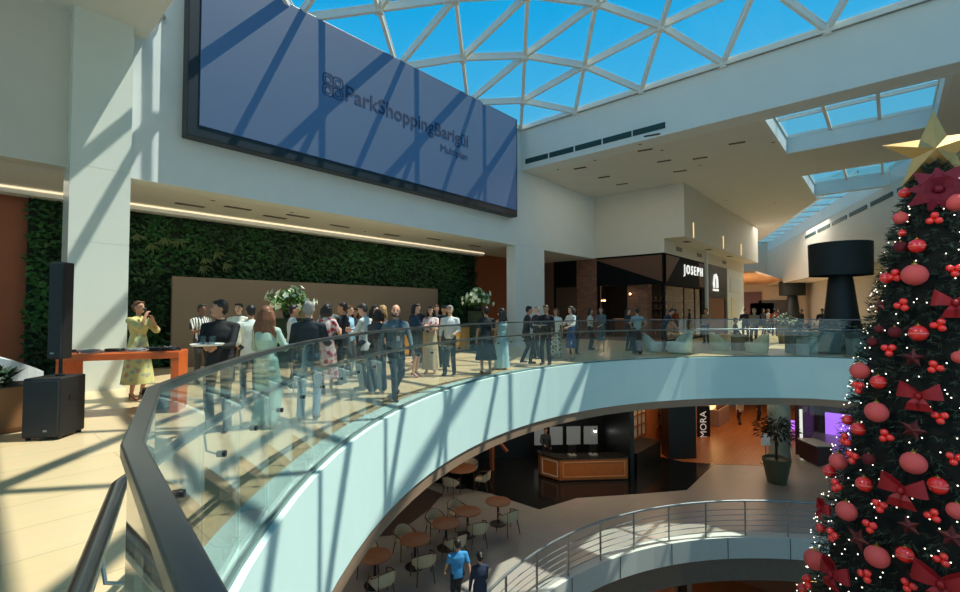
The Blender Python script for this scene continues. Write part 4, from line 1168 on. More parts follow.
# 2 waiter with tray
I = person(221, 6.2, 12, 'waiter in black shirt carrying a tray with two glasses, nearest to the rail', 1.74, SK_M, ('short', HB), (BLK, 'long', .86, 'shirt'), ('trousers', BLK), BLK, ('tray', 'tray'), look=-1.1, collar=BLK)
tp = (I['hand'][1] + I['hand'][-1]) / 2 + I['fwd'] * .06 + Vector((0, 0, .045))
tr_ = empty('serving_tray', tp, 0, 'white serving tray with two glasses held by the waiter in black', 'tray')
MB().lathe([(0, -.01), (.17, -.01), (.19, .012), (.185, .014), (.165, 0), (0, 0)], n=28, cap=False).build('tray_plate', M('tray_white', (226, 228, 226), .3), tr_, smooth='auto')
dg_ = glassmat('drink_glass', (.80, .86, .86), 1.6)
for k, s in enumerate((-1, 1)):
    o = MB().lathe([(0, .003), (.030, .003), (.038, .105), (.035, .105), (.028, .012), (0, .012)], n=16, cap=False).build('drinking_glass', dg_, None, smooth='auto')
    o.location = tp + RT * (s * .062) + Vector((0, 0, .0)); tag(o, ('left' if s < 0 else 'right') + ' drinking glass of the two on the white serving tray', 'glass', 'glasses on the tray')
# 3..
person(202, 10.2, 60, 'person in black and white striped shirt half hidden behind the tray waiter', 1.74, SK_D, ('short', HD), (('stripe', (220, 218, 206), (30, 30, 34), 6), 'short', .84), ('trousers', (60, 56, 52)), arms=('glass', 'down'))
person(239, 10.3, 12, 'waiter in white dinner jacket and black bow tie by the taupe panel', 1.76, SK_L, ('short', HD), ((224, 222, 204), 'long', .84, 'jacket'), ('trousers', BLK), BLK, ('tray', 'down'), extra='bow', collar=BLK)
person(251, 8.4, 215, 'person in untucked white shirt seen from behind, left of the pale mint outfit', 1.70, SK_M, ('short', HD), ((214, 222, 214), 'long', .80), ('trousers', (40, 60, 66)), arms=('glass', 'hip'))
person(267, 6.35, 172, 'person in pale mint blouse and wide trousers seen from behind at the rail', 1.66, SK_L, ('wavy', (124, 78, 50)), ((176, 204, 188), 'long', .82, 'blouse'), ('wide', (150, 186, 172)), (200, 190, 170), ('glass', 'low_glass'), female=True)
person(309, 6.75, 190, 'person in dark jacket and light jeans seen from behind at the rail', 1.74, SK_L, ('short', HGY), ((36, 46, 54), 'long', .80, 'jacket'), ('trousers', (112, 142, 164)), (30, 30, 30), ('glass', 'down'), stride=.12, collar=(60, 66, 72))
person(293, 9.6, 120, 'person in pale shirt facing right just left of the dark jacket and jeans', 1.72, SK_M, ('short', HD), ((206, 218, 220), 'long', .86), ('trousers', (50, 52, 56)), arms=('glass', 'down'))
person(327, 9.0, 165, 'person in white dress with dark pink floral print', 1.68, SK_M, ('bob', HD), (('floral', (214, 190, 186), (168, 52, 72), 10), 'short', 1.0, 'dress_top'), ('skirt', ('floral', (214, 190, 186), (168, 52, 72), 10), .30, .08), (190, 150, 120), ('glass', 'down'), female=True, heel=.05)
person(329, 12.3, 20, 'person in grey short-sleeved shirt behind the floral dress', 1.80, SK_D, ('short', HD), ((110, 112, 106), 'short', .86), ('trousers', (40, 40, 44)), arms=('glass', 'down'))
person(343, 10.1, 262, 'person in dark navy suit seen from behind, between floral dress and white shirt', 1.78, SK_M, ('short', HB), ((20, 28, 40), 'long', .78, 'jacket'), ('trousers', (20, 28, 40)), BLK, ('glass', 'down'), look=.3)
person(349, 11.4, 80, 'person in light blue shirt talking beside the navy suit', 1.72, SK_L, ('short', HBR), (LBL, 'long', .86), ('trousers', (60, 64, 72)), arms=('glass', 'down'))
person(355, 12.4, 30, 'person in black top standing between the blue shirt and the white shirt', 1.66, SK_M, ('long', HD), (BLK, 'long', .9), ('trousers', BLK), arms=('glass', 'down'), female=True)
I = person(365, 9.4, 262, 'person in untucked white shirt looking down at a phone', 1.75, SK_L, ('short', (62, 54, 48)), ((216, 224, 222), 'rolled', .80), ('trousers', (30, 38, 46)), BLK, ('phone', 'phone'), nod=.35)
phone(I['hand'][1] + Vector((0, 0, .02)), 'black mobile phone held by the person in the untucked white shirt')
person(374.5, 10.6, 60, 'person in black strappy top and skirt, left of the sand dress', 1.66, SK_L, ('long', HD), (BLK, 'strap', .9), ('skirt', BLK, .5, .06), (30, 26, 26), ('glass', 'low_glass'), female=True, heel=.06)
person(383, 11.2, 300, 'person in strappy sand dress just behind the striding grey-blue shirt', 1.67, SK_L, ('wavy', HBL), ((196, 160, 116), 'strap', .95), ('skirt', (196, 160, 116), .55, .05), (180, 150, 120), ('glass', 'down'), female=True, heel=.06)
person(378, 9.0, 205, 'person in navy wide trousers with a grey bag, half behind the grey-blue shirt', 1.62, SK_M, ('bob', HB), ((70, 74, 80), 'long', .88), ('wide', (22, 36, 58)), (190, 184, 176), ('down', 'clasp'), female=True)
# 16 bald man
I = person(396, 8.5, 28, 'person in grey-blue shirt with a white lanyard badge striding along the rail', 1.77, (224, 166, 136), ('bald', HB), ((92, 112, 122), 'long', .90), ('trousers', (28, 40, 54)), (30, 28, 28), ('swingb', 'swingf'), stride=.62, beard=(70, 48, 36), look=-.35, nod=.05, collar=(110, 128, 136))
ly = empty('lanyard', I['T'](0, .12, 1.15), I['root'].rotation_euler.z, 'white badge on a lanyard over the grey-blue shirt', 'badge')
MB().tube([(-.055, -.02, .33), (-.03, .02, .18), (0, .022, .04)], .005, 5).tube([(.055, -.02, .33), (.03, .02, .18), (0, .022, .04)], .005, 5).build('strap', black, ly)
MB().box(-.03, .03, .018, .024, -.05, .04).build('card', M('card_white', (230, 232, 230), .4), ly)
# 18
person(415, 11.2, 75, 'person in knee-length dark blue dress with bare legs facing the wooden bar', 1.68, SK_L, ('bob', HB), ((44, 60, 78), 'long', 1.0, 'dress_top'), ('skirt', (22, 30, 42), .55, .03), (160, 110, 90), ('glass', 'low_glass'), female=True, heel=.07)
person(418, 14.2, 350, 'person in dark suit far back near the wooden bar', 1.80, SK_L, ('short', HBR), ((30, 34, 42), 'long', .8, 'jacket'), ('trousers', (30, 34, 42)), BLK, ('glass', 'down'))
person(431, 11.8, 350, 'person in pale pink floral blouse and long beige skirt before the wooden bar', 1.66, SK_L, ('long', HD), (('floral', (226, 206, 200), (190, 96, 110), 12), 'short', 1.0, 'blouse'), ('skirt', (206, 186, 150), .12, .07), (180, 150, 120), ('glass', 'phone'), female=True, heel=.05)
person(436.5, 13.6, 10, 'person in pink shirt behind the long beige skirt', 1.76, SK_L, ('short', HBR), ((206, 170, 164), 'long', .86), ('trousers', (60, 54, 54)), BLK, ('glass', 'down'))
person(450, 11.5, 350, 'person in white rolled-sleeve shirt and dark trousers near the white lilies', 1.74, SK_L, ('short', HGY), ((224, 226, 222), 'rolled', .92), ('trousers', (24, 34, 36)), BLK, ('down', 'low_glass'), stride=.16)
person(444, 13.2, 20, 'person with black cap standing behind the white rolled-sleeve shirt', 1.74, SK_M, ('cap', BLK), ((30, 32, 36), 'long', .86), ('trousers', BLK), BLK, ('glass', 'down'))
person(486, 11.75, 186, 'person in flowing black mid-calf dress seen from behind', 1.70, SK_M, ('short', HD), ((18, 24, 32), 'short', .95, 'dress_top'), ('skirt', (18, 26, 36), .36, .12), (170, 130, 104), ('glass', 'down'), female=True)
person(502, 12.6, 215, 'person in long pale teal dress beside the black mid-calf dress', 1.66, SK_M, ('long', HD), ((170, 204, 206), 'strap', 1.02, 'top'), ('skirt', (170, 204, 206), .06, .08), (200, 190, 170), ('face', 'down'), female=True)
# suits by the column
person(526, 14.0, 100, 'person in dark navy suit leaning in, left of the waiter by the corner column', 1.76, SK_M, ('short', HD), (NAVY, 'long', .78, 'jacket'), ('trousers', NAVY), BLK, ('glass', 'down'), lean=.12, stride=.2)
I = person(546, 13.7, 330, 'waiter in black suit holding a round tray near the corner column', 1.76, SK_M, ('short', HB), (BLK, 'long', .8, 'jacket'), ('trousers', BLK), BLK, ('tray', 'down'), look=-.2)
t = empty('serving_tray', I['hand'][1] + Vector((0, 0, .03)), 0, 'round steel tray held by the waiter in the black suit near the corner column', 'tray')
MB().lathe([(0, -.01), (.2, -.01), (.22, .012), (.215, .014), (.19, 0), (0, 0)], n=24, cap=False).build('tray_plate', steel, t, smooth='auto')
for k in range(3):
    o = MB().lathe([(0, .003), (.026, .003), (.034, .10), (.03, .10), (.024, .01), (0, .01)], n=12, cap=False).build('drinking_glass', dg_, None, smooth='auto'); o.location = t.location + Vector((.09 * math.cos(k * 2.1), .09 * math.sin(k * 2.1), .0)); tag(o, 'small glass on the round steel tray', 'glass', 'glasses on the steel tray')
person(537, 15.4, 300, 'person in slate grey suit between the two dark suits near the corner column', 1.74, SK_L, ('short', HGY), ((40, 44, 54), 'long', .8, 'jacket'), ('trousers', (40, 44, 54)), BLK, ('glass', 'down'))
person(556, 15.6, 330, 'person in white blouse and white patterned wide trousers', 1.66, SK_M, ('bob', HBR), ((224, 222, 212), 'short', .95, 'blouse'), ('wide', ('floral', (206, 210, 196), (80, 100, 80), 10)), (190, 170, 140), ('glass', 'down'), female=True)
person(571, 14.9, 300, 'person in white top and royal blue knee-length skirt', 1.68, SK_L, ('long', HD), ((222, 218, 210), 'rolled', 1.0, 'blouse'), ('skirt', (36, 78, 124), .42, .03), (180, 130, 100), ('glass', 'low_glass'), female=True, heel=.06)
person(573.5, 17.0, 10, 'person in brown-grey shirt peeking out behind the royal blue skirt', 1.72, SK_L, ('short', HBR), ((70, 64, 62), 'long', .86), ('trousers', (40, 40, 44)), BLK, ('glass', 'down'))
person(590, 18.9, 60, 'person in white top and dark trousers by the tall brick pillar', 1.68, SK_M, ('long', HD), ((200, 204, 200), 'short', .95, 'blouse'), ('trousers', (34, 34, 38)), BLK, ('glass', 'down'), female=True)
person(601, 18.2, 330, 'person in grey knee-length dress by the tall brick pillar', 1.68, SK_L, ('bob', HB), ((92, 100, 100), 'rolled', 1.0, 'dress_top'), ('skirt', (92, 100, 100), .45, .03), (190, 150, 120), ('glass', 'clasp'), female=True, heel=.05)
person(628, 18.4, 30, 'person in black facing the pale grey shirt by the restaurant', 1.68, SK_L, ('long', HB), ((36, 38, 42), 'rolled', .95), ('trousers', (30, 32, 36)), BLK, ('glass', 'down'), female=True)
person(637, 17.0, 186, 'person in pale grey shirt and dark wide trousers seen from behind', 1.68, SK_M, ('short', HD), ((150, 164, 158), 'short', .92), ('wide', (20, 24, 34)), BLK, ('hip', 'hip'))
I = person(663, 18.1, 80, 'person in navy shirt bending over the large pale tub chair', 1.78, SK_M, ('short', HD), ((30, 44, 64), 'short', .9), ('trousers', (26, 32, 42)), BLK, ('reach', 'reach'), lean=.45, nod=.2)
person(706, 22.5, 300, 'person in tan shirt by the brown shutter of the second shop', 1.70, SK_M, ('short', HB), ((150, 122, 92), 'long', .9), ('trousers', (50, 60, 66)), BLK, ('clasp', 'clasp'))
person(735, 21.0, 60, 'person in black top seated past the round pedestal table', 1.70, SK_M, ('short', HD), (BLK, 'long', .9), ('trousers', (50, 52, 58)), BLK, ('lap', 'lap'), seated=True)
person(745, 24.0, 330, 'person in dark grey top far behind the sunlit tub chair', 1.70, SK_M, ('short', HD), ((44, 44, 50), 'long', .9), ('trousers', (40, 42, 48)), BLK, ('glass', 'down'))
person(754, 19.8, 300, 'person in tan top just behind the sunlit tub chair', 1.70, SK_L, ('short', HBL), ((140, 116, 88), 'long', .9), ('trousers', (60, 60, 62)), BLK, ('clasp', 'clasp'))
for k, (px, d, c, hc_, lab) in enumerate(((763, 30, (70, 60, 56), HB, 'distant shopper in brown near the red doorway'), (768, 33, (210, 208, 204), HD, 'distant shopper in white near the red doorway'), (774, 29, (180, 70, 60), HB, 'distant shopper in red top far down the corridor'), (779, 36, (60, 66, 80), HD, 'distant shopper in dark blue far down the corridor'), (801, 27, (40, 40, 44), HD, 'dark-clothed shopper left of the big lamp base'), (822, 24, (46, 44, 46), HD, 'dark-clothed shopper close beside the big lamp base'))):
    person(px, d, 20 + 60 * k, lab, 1.70, SK_M, ('short', hc_), (c, 'long', .88), ('trousers', (44, 46, 52)), BLK, ('glass', 'down'))
# bag of the woman in wide trousers
bp = gp(371, 8.75); bp.z = .62
t = empty('handbag', bp, .4, 'grey handbag hanging beside the navy wide trousers', 'bag')
MB().box(-.15, .15, -.05, .05, -.12, .10).build('bag_body', M('bag_grey', (84, 82, 80), .5), t, bevel=.03); MB().tube([(-.11, 0, .09), (-.09, 0, .24), (0, 0, .30), (.09, 0, .24), (.11, 0, .09)], .008, 6).build('strap', black, t, smooth=True)
# ================================================================ Christmas tree in the void
TD = 7.5
TA = gp(0, 0)
_r = ray(934, 165); TA = EYE + _r * (TD / (_r.dot(FH))); TA = Vector((TA.x, TA.y, 0))
PROF = [(4.05, .05), (3.85, .20), (3.4, .42), (2.6, .64), (1.77, .85), (-.3, 1.28), (-2.4, 1.72), (-10.3, 3.35)]
def RZ_(z):
    for (z0, r0), (z1, r1) in zip(PROF, PROF[1:]):
        if z1 <= z <= z0: return r0 + (r1 - r0) * (z0 - z) / (z0 - z1)
    return .01 if z > 4 else 3.3
def ontree(px, py, out=0.0):
    d = ray(px, py); d = d.normalized(); best = None
    t = 3.0
    while t < 16:
        p = EYE + d * t; r = math.hypot(p.x - TA.x, p.y - TA.y)
        if r < RZ_(p.z) + out: return p
        if best is None or r - RZ_(p.z) < best[0]: best = (r - RZ_(p.z), p)
        t += .01
    return best[1]
tree = empty('christmas_tree', (TA.x, TA.y, -10.8), 0, 'tall dark green Christmas tree covered with red ornaments rising through the void', 'Christmas tree')
zo = Vector((TA.x, TA.y, -10.8))
MB().lathe([(.35, 0), (.3, 6), (.1, 13)], n=16).build('trunk', M('tree_trunk', (48, 34, 24), .9), tree)
MB().lathe([(0.9, 0), (.9, .5), (.4, .55)], n=24).build('stand', darkmetal, tree)
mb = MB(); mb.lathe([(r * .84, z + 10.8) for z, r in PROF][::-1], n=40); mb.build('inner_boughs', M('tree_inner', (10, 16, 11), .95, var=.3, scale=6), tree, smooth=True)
random.seed(21); mb = MB()
tufts = 8200
for k in range(tufts):
    z = 4.0 - 14.2 * (k / tufts) ** .72 if k % 5 else random.uniform(-9.5, 4)
    a = random.uniform(0, 2 * PI); r = RZ_(z)
    d = Vector((math.cos(a), math.sin(a), random.uniform(-.45, .35))).normalized(); s = Vector((-math.sin(a), math.cos(a), 0))
    c = Vector((math.cos(a) * r * .80, math.sin(a) * r * .80, z + 10.8)); L = random.uniform(.75, 1.05) * (r * .16 + .07)
    d = (d + s * random.uniform(-.6, .6)).normalized()
    u = s.cross(d)
    tip = c + d * L
    for q in range(7):
        b = c + d * (L * (q + .5) / 7); w_ = .085 + .03 * random.random(); an = random.uniform(0, 2 * PI)
        nd = (d * .75 + (s * math.cos(an) + u * math.sin(an)) * .8).normalized(); sd = nd.cross(d).normalized() * .012
        mb.add([b - sd, b + sd, b + nd * w_], [(0, 1, 2)])
o = mb.build('foliage', M('tree_needles', (32, 50, 36), .7, var=.45, scale=5), tree, fix=False); o['kind'] = 'stuff'
# fairy lights
random.seed(33); mb = MB()
for k in range(1900):
    z = random.uniform(-5.2, 3.7); a = random.uniform(0, 2 * PI); r = RZ_(z) * random.uniform(.98, 1.03)
    if random.random() > (r / 2.4): continue
    mb.ell((math.cos(a) * r, math.sin(a) * r, z + 10.8), .0105, 6, 4)
fl_ = mb.build('fairy_lights', M('fairy_bulb', (255, 250, 235), .4, emit=(255, 246, 228), estr=2.2), tree, fix=False, smooth=True); fl_['kind'] = 'stuff'

matte = M('matte_red', (216, 88, 86), .75, var=.04); glossy = M('glossy_red', (236, 40, 38), .2, var=.05, spec=.8, coat=.6); dark = M('dark_red_velvet', (96, 14, 26), .8, var=.15)
bright = M('bright_red', (252, 50, 44), .25, var=.04, spec=.8, coat=.5); bowm = M('bow_fabric', (150, 10, 24), .55, var=.12, scale=9, bump=.1); goldcap = M('cap_gold', (200, 160, 80), .3, .9)
cnt = {}
def num(k): cnt[k] = cnt.get(k, 0) + 1; return ORD[cnt[k] - 1]
MATTE = [(902.5, 218, 8), (954.6, 203, 11), (916, 275, 13.5), (862.5, 371, 10.5), (959, 357, 8), (879, 412, 12.5), (914.5, 462.5, 13.5), (841, 461.5, 10), (849, 511, 11.5), (956, 510, 10), (879, 556, 13), (818, 560, 12)]
GLOSS = [(907, 193, 7), (903, 233, 4.5), (918, 246, 9), (888, 278, 7), (919, 333, 10), (880, 382, 8.5), (860, 429, 8), (849, 420, 6), (831.5, 471, 7.5), (866, 484, 9), (938, 485, 10.5), (906, 554, 9.5), (822, 528, 5.5), (804, 588, 5.5)]
DARKB = [(902, 247, 7), (896, 332, 7), (880, 329, 5), (874, 342, 6), (870, 459, 7)]
CLUST = [(934.5, 219), (896, 276), (903, 305), (954, 270), (939, 325), (890, 349.5), (935, 367), (860, 387), (887, 436), (940, 417), (954, 458), (854, 457), (838, 486), (847, 440), (881, 505.5), (871, 526), (834, 535), (933, 515), (942, 559), (866.5, 575), (909, 585), (809, 581)]
BOW = [(953, 303, 19), (921, 395, 19), (905, 489, 21), (829.7, 510, 12), (840, 574, 18), (941, 580, 24)]
STAR = [(913, 358, 10), (913, 430, 11), (858, 539, 12), (909, 526, 10), (952, 537, 12), (880, 305, 8)]
def outward(p): return Vector((p.x - TA.x, p.y - TA.y, 0)).normalized()
def radius(p, rpx): return rpx * ((p - EYE).dot(FH)) / FPX
def bauble(px, py, rp, mat, kind, group):
    p = ontree(px, py, .03); r = radius(p, rp) * .78
    c = p + outward(p) * r * .3
    lab = '%s %s from the top of the Christmas tree' % (num(kind), kind)
    t = empty('bauble', c, 0, lab, 'bauble', group)
    m = MB(); m.ell((0, 0, 0), r, 24, 16); m.build('ball', mat, t, smooth=True)
    if mat is glossy:
        b_ = MB(); n = 24
        b_.lathe([(r * 1.004, -r * .05), (r * 1.012, 0), (r * 1.004, r * .05)], n=28, cap=False).build('band', M('band_pink', (226, 128, 120), .35), t, smooth=True)
    cp = MB().lathe([(r * .22, r * .94), (r * .22, r * 1.1), (r * .08, r * 1.14)], n=12).build('cap', goldcap, t, smooth='auto')
    MB().tube([(0, 0, r * 1.1), (r * .05, 0, r * 1.25), (0, 0, r * 1.35)], r * .05, 6).build('loop', goldcap, cp)
for x, y, r in sorted(MATTE, key=lambda q: q[1]): bauble(x, y, r, matte, 'matte pinkish-red bauble', 'matte baubles on the tree')
for x, y, r in sorted(GLOSS, key=lambda q: q[1]): bauble(x, y, r, glossy, 'glossy banded red bauble', 'glossy baubles on the tree')
for x, y, r in sorted(DARKB, key=lambda q: q[1]): bauble(x, y, r, dark, 'dark velvet-red bauble', 'dark baubles on the tree')
for k, (x, y) in enumerate(sorted(CLUST, key=lambda q: q[1])):
    p = ontree(x, y, .05); o = outward(p); s = Vector((-o.y, o.x, 0)); r = radius(p, 3.3)
    t = empty('berry_cluster', p, 0, '%s cluster of three small bright red balls from the top of the tree' % ORD[k], 'ornament', 'red ball clusters on the tree')
    ph = random.uniform(0, 2)
    for q in range(3):
        a = ph + q * 2.094; MB().ell(o * r * .5 + s * (math.cos(a) * r * 1.15) + Vector((0, 0, math.sin(a) * r * 1.15)), r, 16, 12).build('berry', bright, t, smooth=True)
    MB().tube([(0, 0, 0), -o * r * 2], r * .12, 5).build('wire', goldcap, t)
def ribbon(pts, w, sd, th=.012):
    m = MB(); sd = Vector(sd).normalized(); rings = []
    for i, p in enumerate(pts):
        p = Vector(p); t = (Vector(pts[min(i + 1, len(pts) - 1)]) - Vector(pts[max(i - 1, 0)])).normalized(); n = t.cross(sd).normalized()
        ww = w[i] if isinstance(w, (list, tuple)) else w
        rings.append([p + sd * ww / 2 + n * th / 2, p - sd * ww / 2 + n * th / 2, p - sd * ww / 2 - n * th / 2, p + sd * ww / 2 - n * th / 2])
    return m.loft(rings)
def bow(p, R, label, mat, rot=0.0, name='ribbon_bow'):
    o = outward(p); s = Vector((-o.y, o.x, 0)); u = Vector((0, 0, 1))
    t = empty(name, p + o * .06, 0, label, 'bow', 'red bows on the tree')
    for sg in (-1, 1):
        pts = []; ws = []
        for k in range(11):
            a = PI * k / 5.0; rr = R * .55
            pts.append(s * sg * (R * .52 * (1 - math.cos(a)) ) + o * (R * .34 * math.sin(a) + .03) + u * (R * .18 * (1 - math.cos(a)))); ws.append(R * (.30 + .75 * (.5 - .5 * math.cos(a))))
        ribbon(pts, ws, u + s * sg * -.2).build('bow_loop', mat, t, smooth='auto')
        pts = [o * .05, s * sg * R * .2 - u * R * .45 + o * .12, s * sg * R * .34 - u * R * .95 + o * .08]
        ribbon(pts, [R * .25, R * .62, R * .72], s).build('bow_tail', mat, t, smooth='auto')
    MB().ell(o * .09, (R * .17, R * .17, R * .2), 12, 8).build('knot', mat, t, smooth=True)
for k, (x, y, r) in enumerate(sorted(BOW, key=lambda q: q[1])):
    p = ontree(x, y, .06); bow(p, radius(p, r) * .8, '%s red fabric bow from the top of the Christmas tree' % ORD[k], bowm)
def star3d(R, r, th, n=5):
    m = MB(); vs = []
    for k in range(2 * n):
        a = PI / 2 + PI * k / n; q = R if k % 2 == 0 else r; vs.append((q * math.cos(a), 0, q * math.sin(a)))
    vs += [(0, -th, 0), (0, th, 0)]; f = []
    for k in range(2 * n): f += [(k, (k + 1) % (2 * n), 2 * n), ((k + 1) % (2 * n), k, 2 * n + 1)]
    m.add(vs, f); return m
sm = M('star_red_glitter', (92, 30, 30), .5, .3, var=.4, scale=60)
for k, (x, y, r) in enumerate(sorted(STAR, key=lambda q: q[1])):
    p = ontree(x, y, .03); o = outward(p); t = star3d(radius(p, r), radius(p, r) * .45, .05).build('star_ornament', sm, None, loc=p)
    t.rotation_euler = (0, .3 * (k % 3 - 1), math.atan2(o.y, o.x) + PI / 2); tag(t, '%s dull red glitter star from the top of the tree' % ORD[k], 'ornament', 'red stars on the tree')
# poinsettia-like top bow
p = ontree(938, 190, .05); t = empty('fabric_flower', p, 0, 'large dark crimson fabric flower just under the gold star', 'ornament')
o = outward(p); s = Vector((-o.y, o.x, 0)); u = Vector((0, 0, 1)); fm = M('crimson_velvet', (110, 8, 36), .7, var=.15)
for q in range(9):
    a = q * 2 * PI / 9 + .2; R = .40 if q % 2 else .34; d = s * math.cos(a) + u * math.sin(a)
    ribbon([o * .02, d * R * .5 + o * .14, d * R + o * .05], [.07, .22, .03], d.cross(o)).build('petal', fm, t, smooth='auto')
MB().ell(o * .1, .06, 10, 8).build('flower_centre', fm, t, smooth=True)
p = ontree(956, 181, .12); q = star3d(.075, .03, .02).build('star_ornament', M('silver_star', (216, 206, 196), .35, .7), None, loc=p + outward(p) * .1)
q.rotation_euler = (0, 0, math.atan2(outward(p).y, outward(p).x) + PI / 2); tag(q, 'small silver star beside the crimson fabric flower', 'ornament')
# gold star on a pole
d = ray(936, 151); sp_ = EYE + d * (TD / d.dot(FH))
st = empty('tree_topper', Vector((TA.x, TA.y, sp_.z)), 0, 'large faceted gold star on top of the Christmas tree', 'star')
gold = M('star_gold', (206, 166, 104), .36, .8, var=.04)
o = star3d(.68, .27, .17).build('star', gold, st); o.rotation_euler = (0, 0.02, YAW - PI / 2 - math.radians(36))
MB().tube([(0, 0, -.1), (0, 0, 3.78 - sp_.z)], .035, 12).build('pole', M('pole_gold', (150, 120, 80), .4, .7), st, smooth='auto')
# the side of the tree that turns away past the picture edge
random.seed(77); done = []
def colx(p):
    v = p - EYE; return 480 + FPX * v.dot(RT) / v.dot(FW)
tries = 0
while len(done) < 64 and tries < 4000:
    tries += 1
    z = random.uniform(-4.6, 3.3); a = math.atan2(-TA.y, -TA.x) + math.radians(random.uniform(0, 130)); r0 = RZ_(z)
    p = Vector((TA.x + r0 * math.cos(a), TA.y + r0 * math.sin(a), z))
    if colx(p) < 996 or any((p - q).length < .42 for q in done): continue
    done.append(p); k = len(done) % 3; o = outward(p)
    if k < 2:
        r = .15 if k == 0 else .12
        t = empty('bauble', p + o * r * .4, 0, 'red bauble on the side of the Christmas tree past the picture edge', 'bauble', 'baubles on the far right side of the tree')
        MB().ell((0, 0, 0), r, 20, 14).build('ball', matte if k == 0 else glossy, t, smooth=True); MB().lathe([(r * .22, r * .94), (r * .22, r * 1.1), (r * .08, r * 1.14)], n=10).build('cap', goldcap, t)
    else:
        s = Vector((-o.y, o.x, 0)); r = .055
        t = empty('berry_cluster', p + o * .05, 0, 'red ball cluster on the side of the Christmas tree past the picture edge', 'ornament', 'clusters on the far right side of the tree')
        for q in range(3):
            b = q * 2.094; MB().ell(o * r * .5 + s * (math.cos(b) * r * 1.15) + Vector((0, 0, math.sin(b) * r * 1.15)), r, 12, 8).build('berry', bright, t, smooth=True)
# ================================================================ lower gallery
ZL = -5.4
def arc_loop(cx, cy, R, a0, a1, n, ends0, ends1):
    L = [Vector(p) for p in ends0]
    for i in range(n + 1):
        t = math.radians(a0 + (a1 - a0) * i / n); L.append(Vector((cx + R * math.cos(t), cy + R * math.sin(t))))
    return L + [Vector(p) for p in ends1]
LV = arc_loop(9.3, -3.0, 9.5, 165, 12, 40, [(.2, -11), (.12, -4)], [(18.62, -4), (18.6, -11)])
struct('floor_lower', slab_with_hole(offset_loop(LV, .1), RECT, ZL - .5, ZL), lfloorm, 'grey stone floor of the lower gallery', 'floor')
struct('trim_11', band(LV, 0.0, .35, ZL - .62, ZL + .015), M('lower_edge', (206, 206, 196), .6, var=.02), 'white curved edge band of the lower gallery', 'balcony edge')
struct('trim_12', band(LV, .12, .5, ZL - 1.35, ZL - .62), M('lower_band', (120, 104, 88), .7), 'grey brown band below the lower gallery edge', 'balcony edge')
jm = MB()
for p, q in zip(LV[3:-3:3], offset_loop(LV, -.004)[3:-3:3]): jm.cbox((q.x, q.y, ZL - .3), (.02, .02, .6))
struct('trim_13', jm, M('joint_grey', (90, 90, 86)))
rail = empty('steel_railing', (0, 0, 0), 0, 'curved steel railing with horizontal bars round the lower void', 'railing')
RL = offset_loop(LV, .12)
ss = M('railing_steel', (150, 152, 150), .3, .8, var=.05)
seg = [Vector((p.x, p.y, 0)) for p in RL[1:-1]]
for k in range(6):
    z = ZL + 1.08 if k == 5 else ZL + .16 + k * .165
    MB().tube([(p.x, p.y, z) for p in seg], .03 if k == 5 else .011, 8).build('top_rail' if k == 5 else 'horizontal_bar', ss, rail, smooth='auto')
for p in RL[2:-1:2]:
    MB().box(p.x - .02, p.x + .02, p.y - .02, p.y + .02, ZL, ZL + 1.06).build('post', ss, rail)
# dark and wood floor zones (thin inlays)
struct('floor_dark', MB().prism([(13.66, 11.6), (13.71, 9.39), (15.48, 8.9), (17.3, 7.4), (19.01, 6.08), (23.03, 6.16), (22.4, 7.3), (22.4, 16), (12.5, 16)], ZL, ZL + .012), darkfl, 'polished black floor in front of the lower kiosk', 'floor')
struct('floor_wood', MB().prism([(22.4, 7.3), (23.0, 6.1), (24.7, 3.9), (48, 3.9), (48, 14), (22.4, 14)], ZL, ZL + .010), woodfl, 'orange wood floor of the lower corridor', 'floor')
struct('floor_cafe', MB().prism([(6, 14.0), (9.2, 11.7), (11.2, 12.3), (12.4, 12.9), (12.4, 16), (2, 16)], ZL, ZL + .012), M('cafe_floor', (82, 66, 56), .4, var=.15), 'dark brown floor zone of the lower cafe', 'floor')
struct('wall_lower_back', MB().box(-8, 20, 16, 16.3, ZL, -1.6), M('lower_dark_wall', (40, 50, 50), .5), 'dark wall behind the lower cafe', 'wall')
# kiosk / shop with the orange counter
K0 = Vector((16.45, 10.24, ZL)); K1 = Vector((18.51, 8.25, ZL)); ku = (K1 - K0).normalized(); kb = Vector((-ku.y, ku.x, 0))   # kb points into the shop
ka = math.atan2(ku.y, ku.x); KL = (K1 - K0).length
kio = empty('kiosk_counter', K0, ka, 'orange wooden counter with framed panels in front of the black lower shop', 'counter')
kw = M('kiosk_wood', (188, 106, 46), .4, var=.1, scale=5); kf = M('kiosk_frame', (216, 150, 96), .4, var=.05)
MB().prism([(0, 0), (KL, 0), (KL, .6), (.0, .6), (-.66, 1.15), (-.66, .72)], .06, .90).build('body', kw, kio)
MB().prism([(-.03, -.04), (KL + .04, -.04), (KL + .04, .66), (.02, .66), (-.62, 1.2), (-.72, 1.2), (-.72, .70)], .90, .95).build('worktop', M('kiosk_top', (30, 28, 26), .25), kio)
MB().prism([(.02, .03), (KL, .03), (KL, .57), (0, .57), (-.62, 1.1), (-.62, .75)], 0, .06).build('plinth', black, kio)
fr_ = MB()
for x0, x1, z0, z1 in ((.12, KL - .12, .16, .20), (.12, KL - .12, .76, .80), (.12, .16, .20, .76), (KL - .16, KL - .12, .20, .76)): fr_.box(x0, x1, -.02, .0, z0, z1)
fr_.build('panel_frame', kf, kio, bevel=.004)
e0 = Vector((-.66, .72)); e1 = Vector((0, 0)); ed = (e1 - e0).normalized(); en = Vector((ed.y, -ed.x)); f2 = MB()
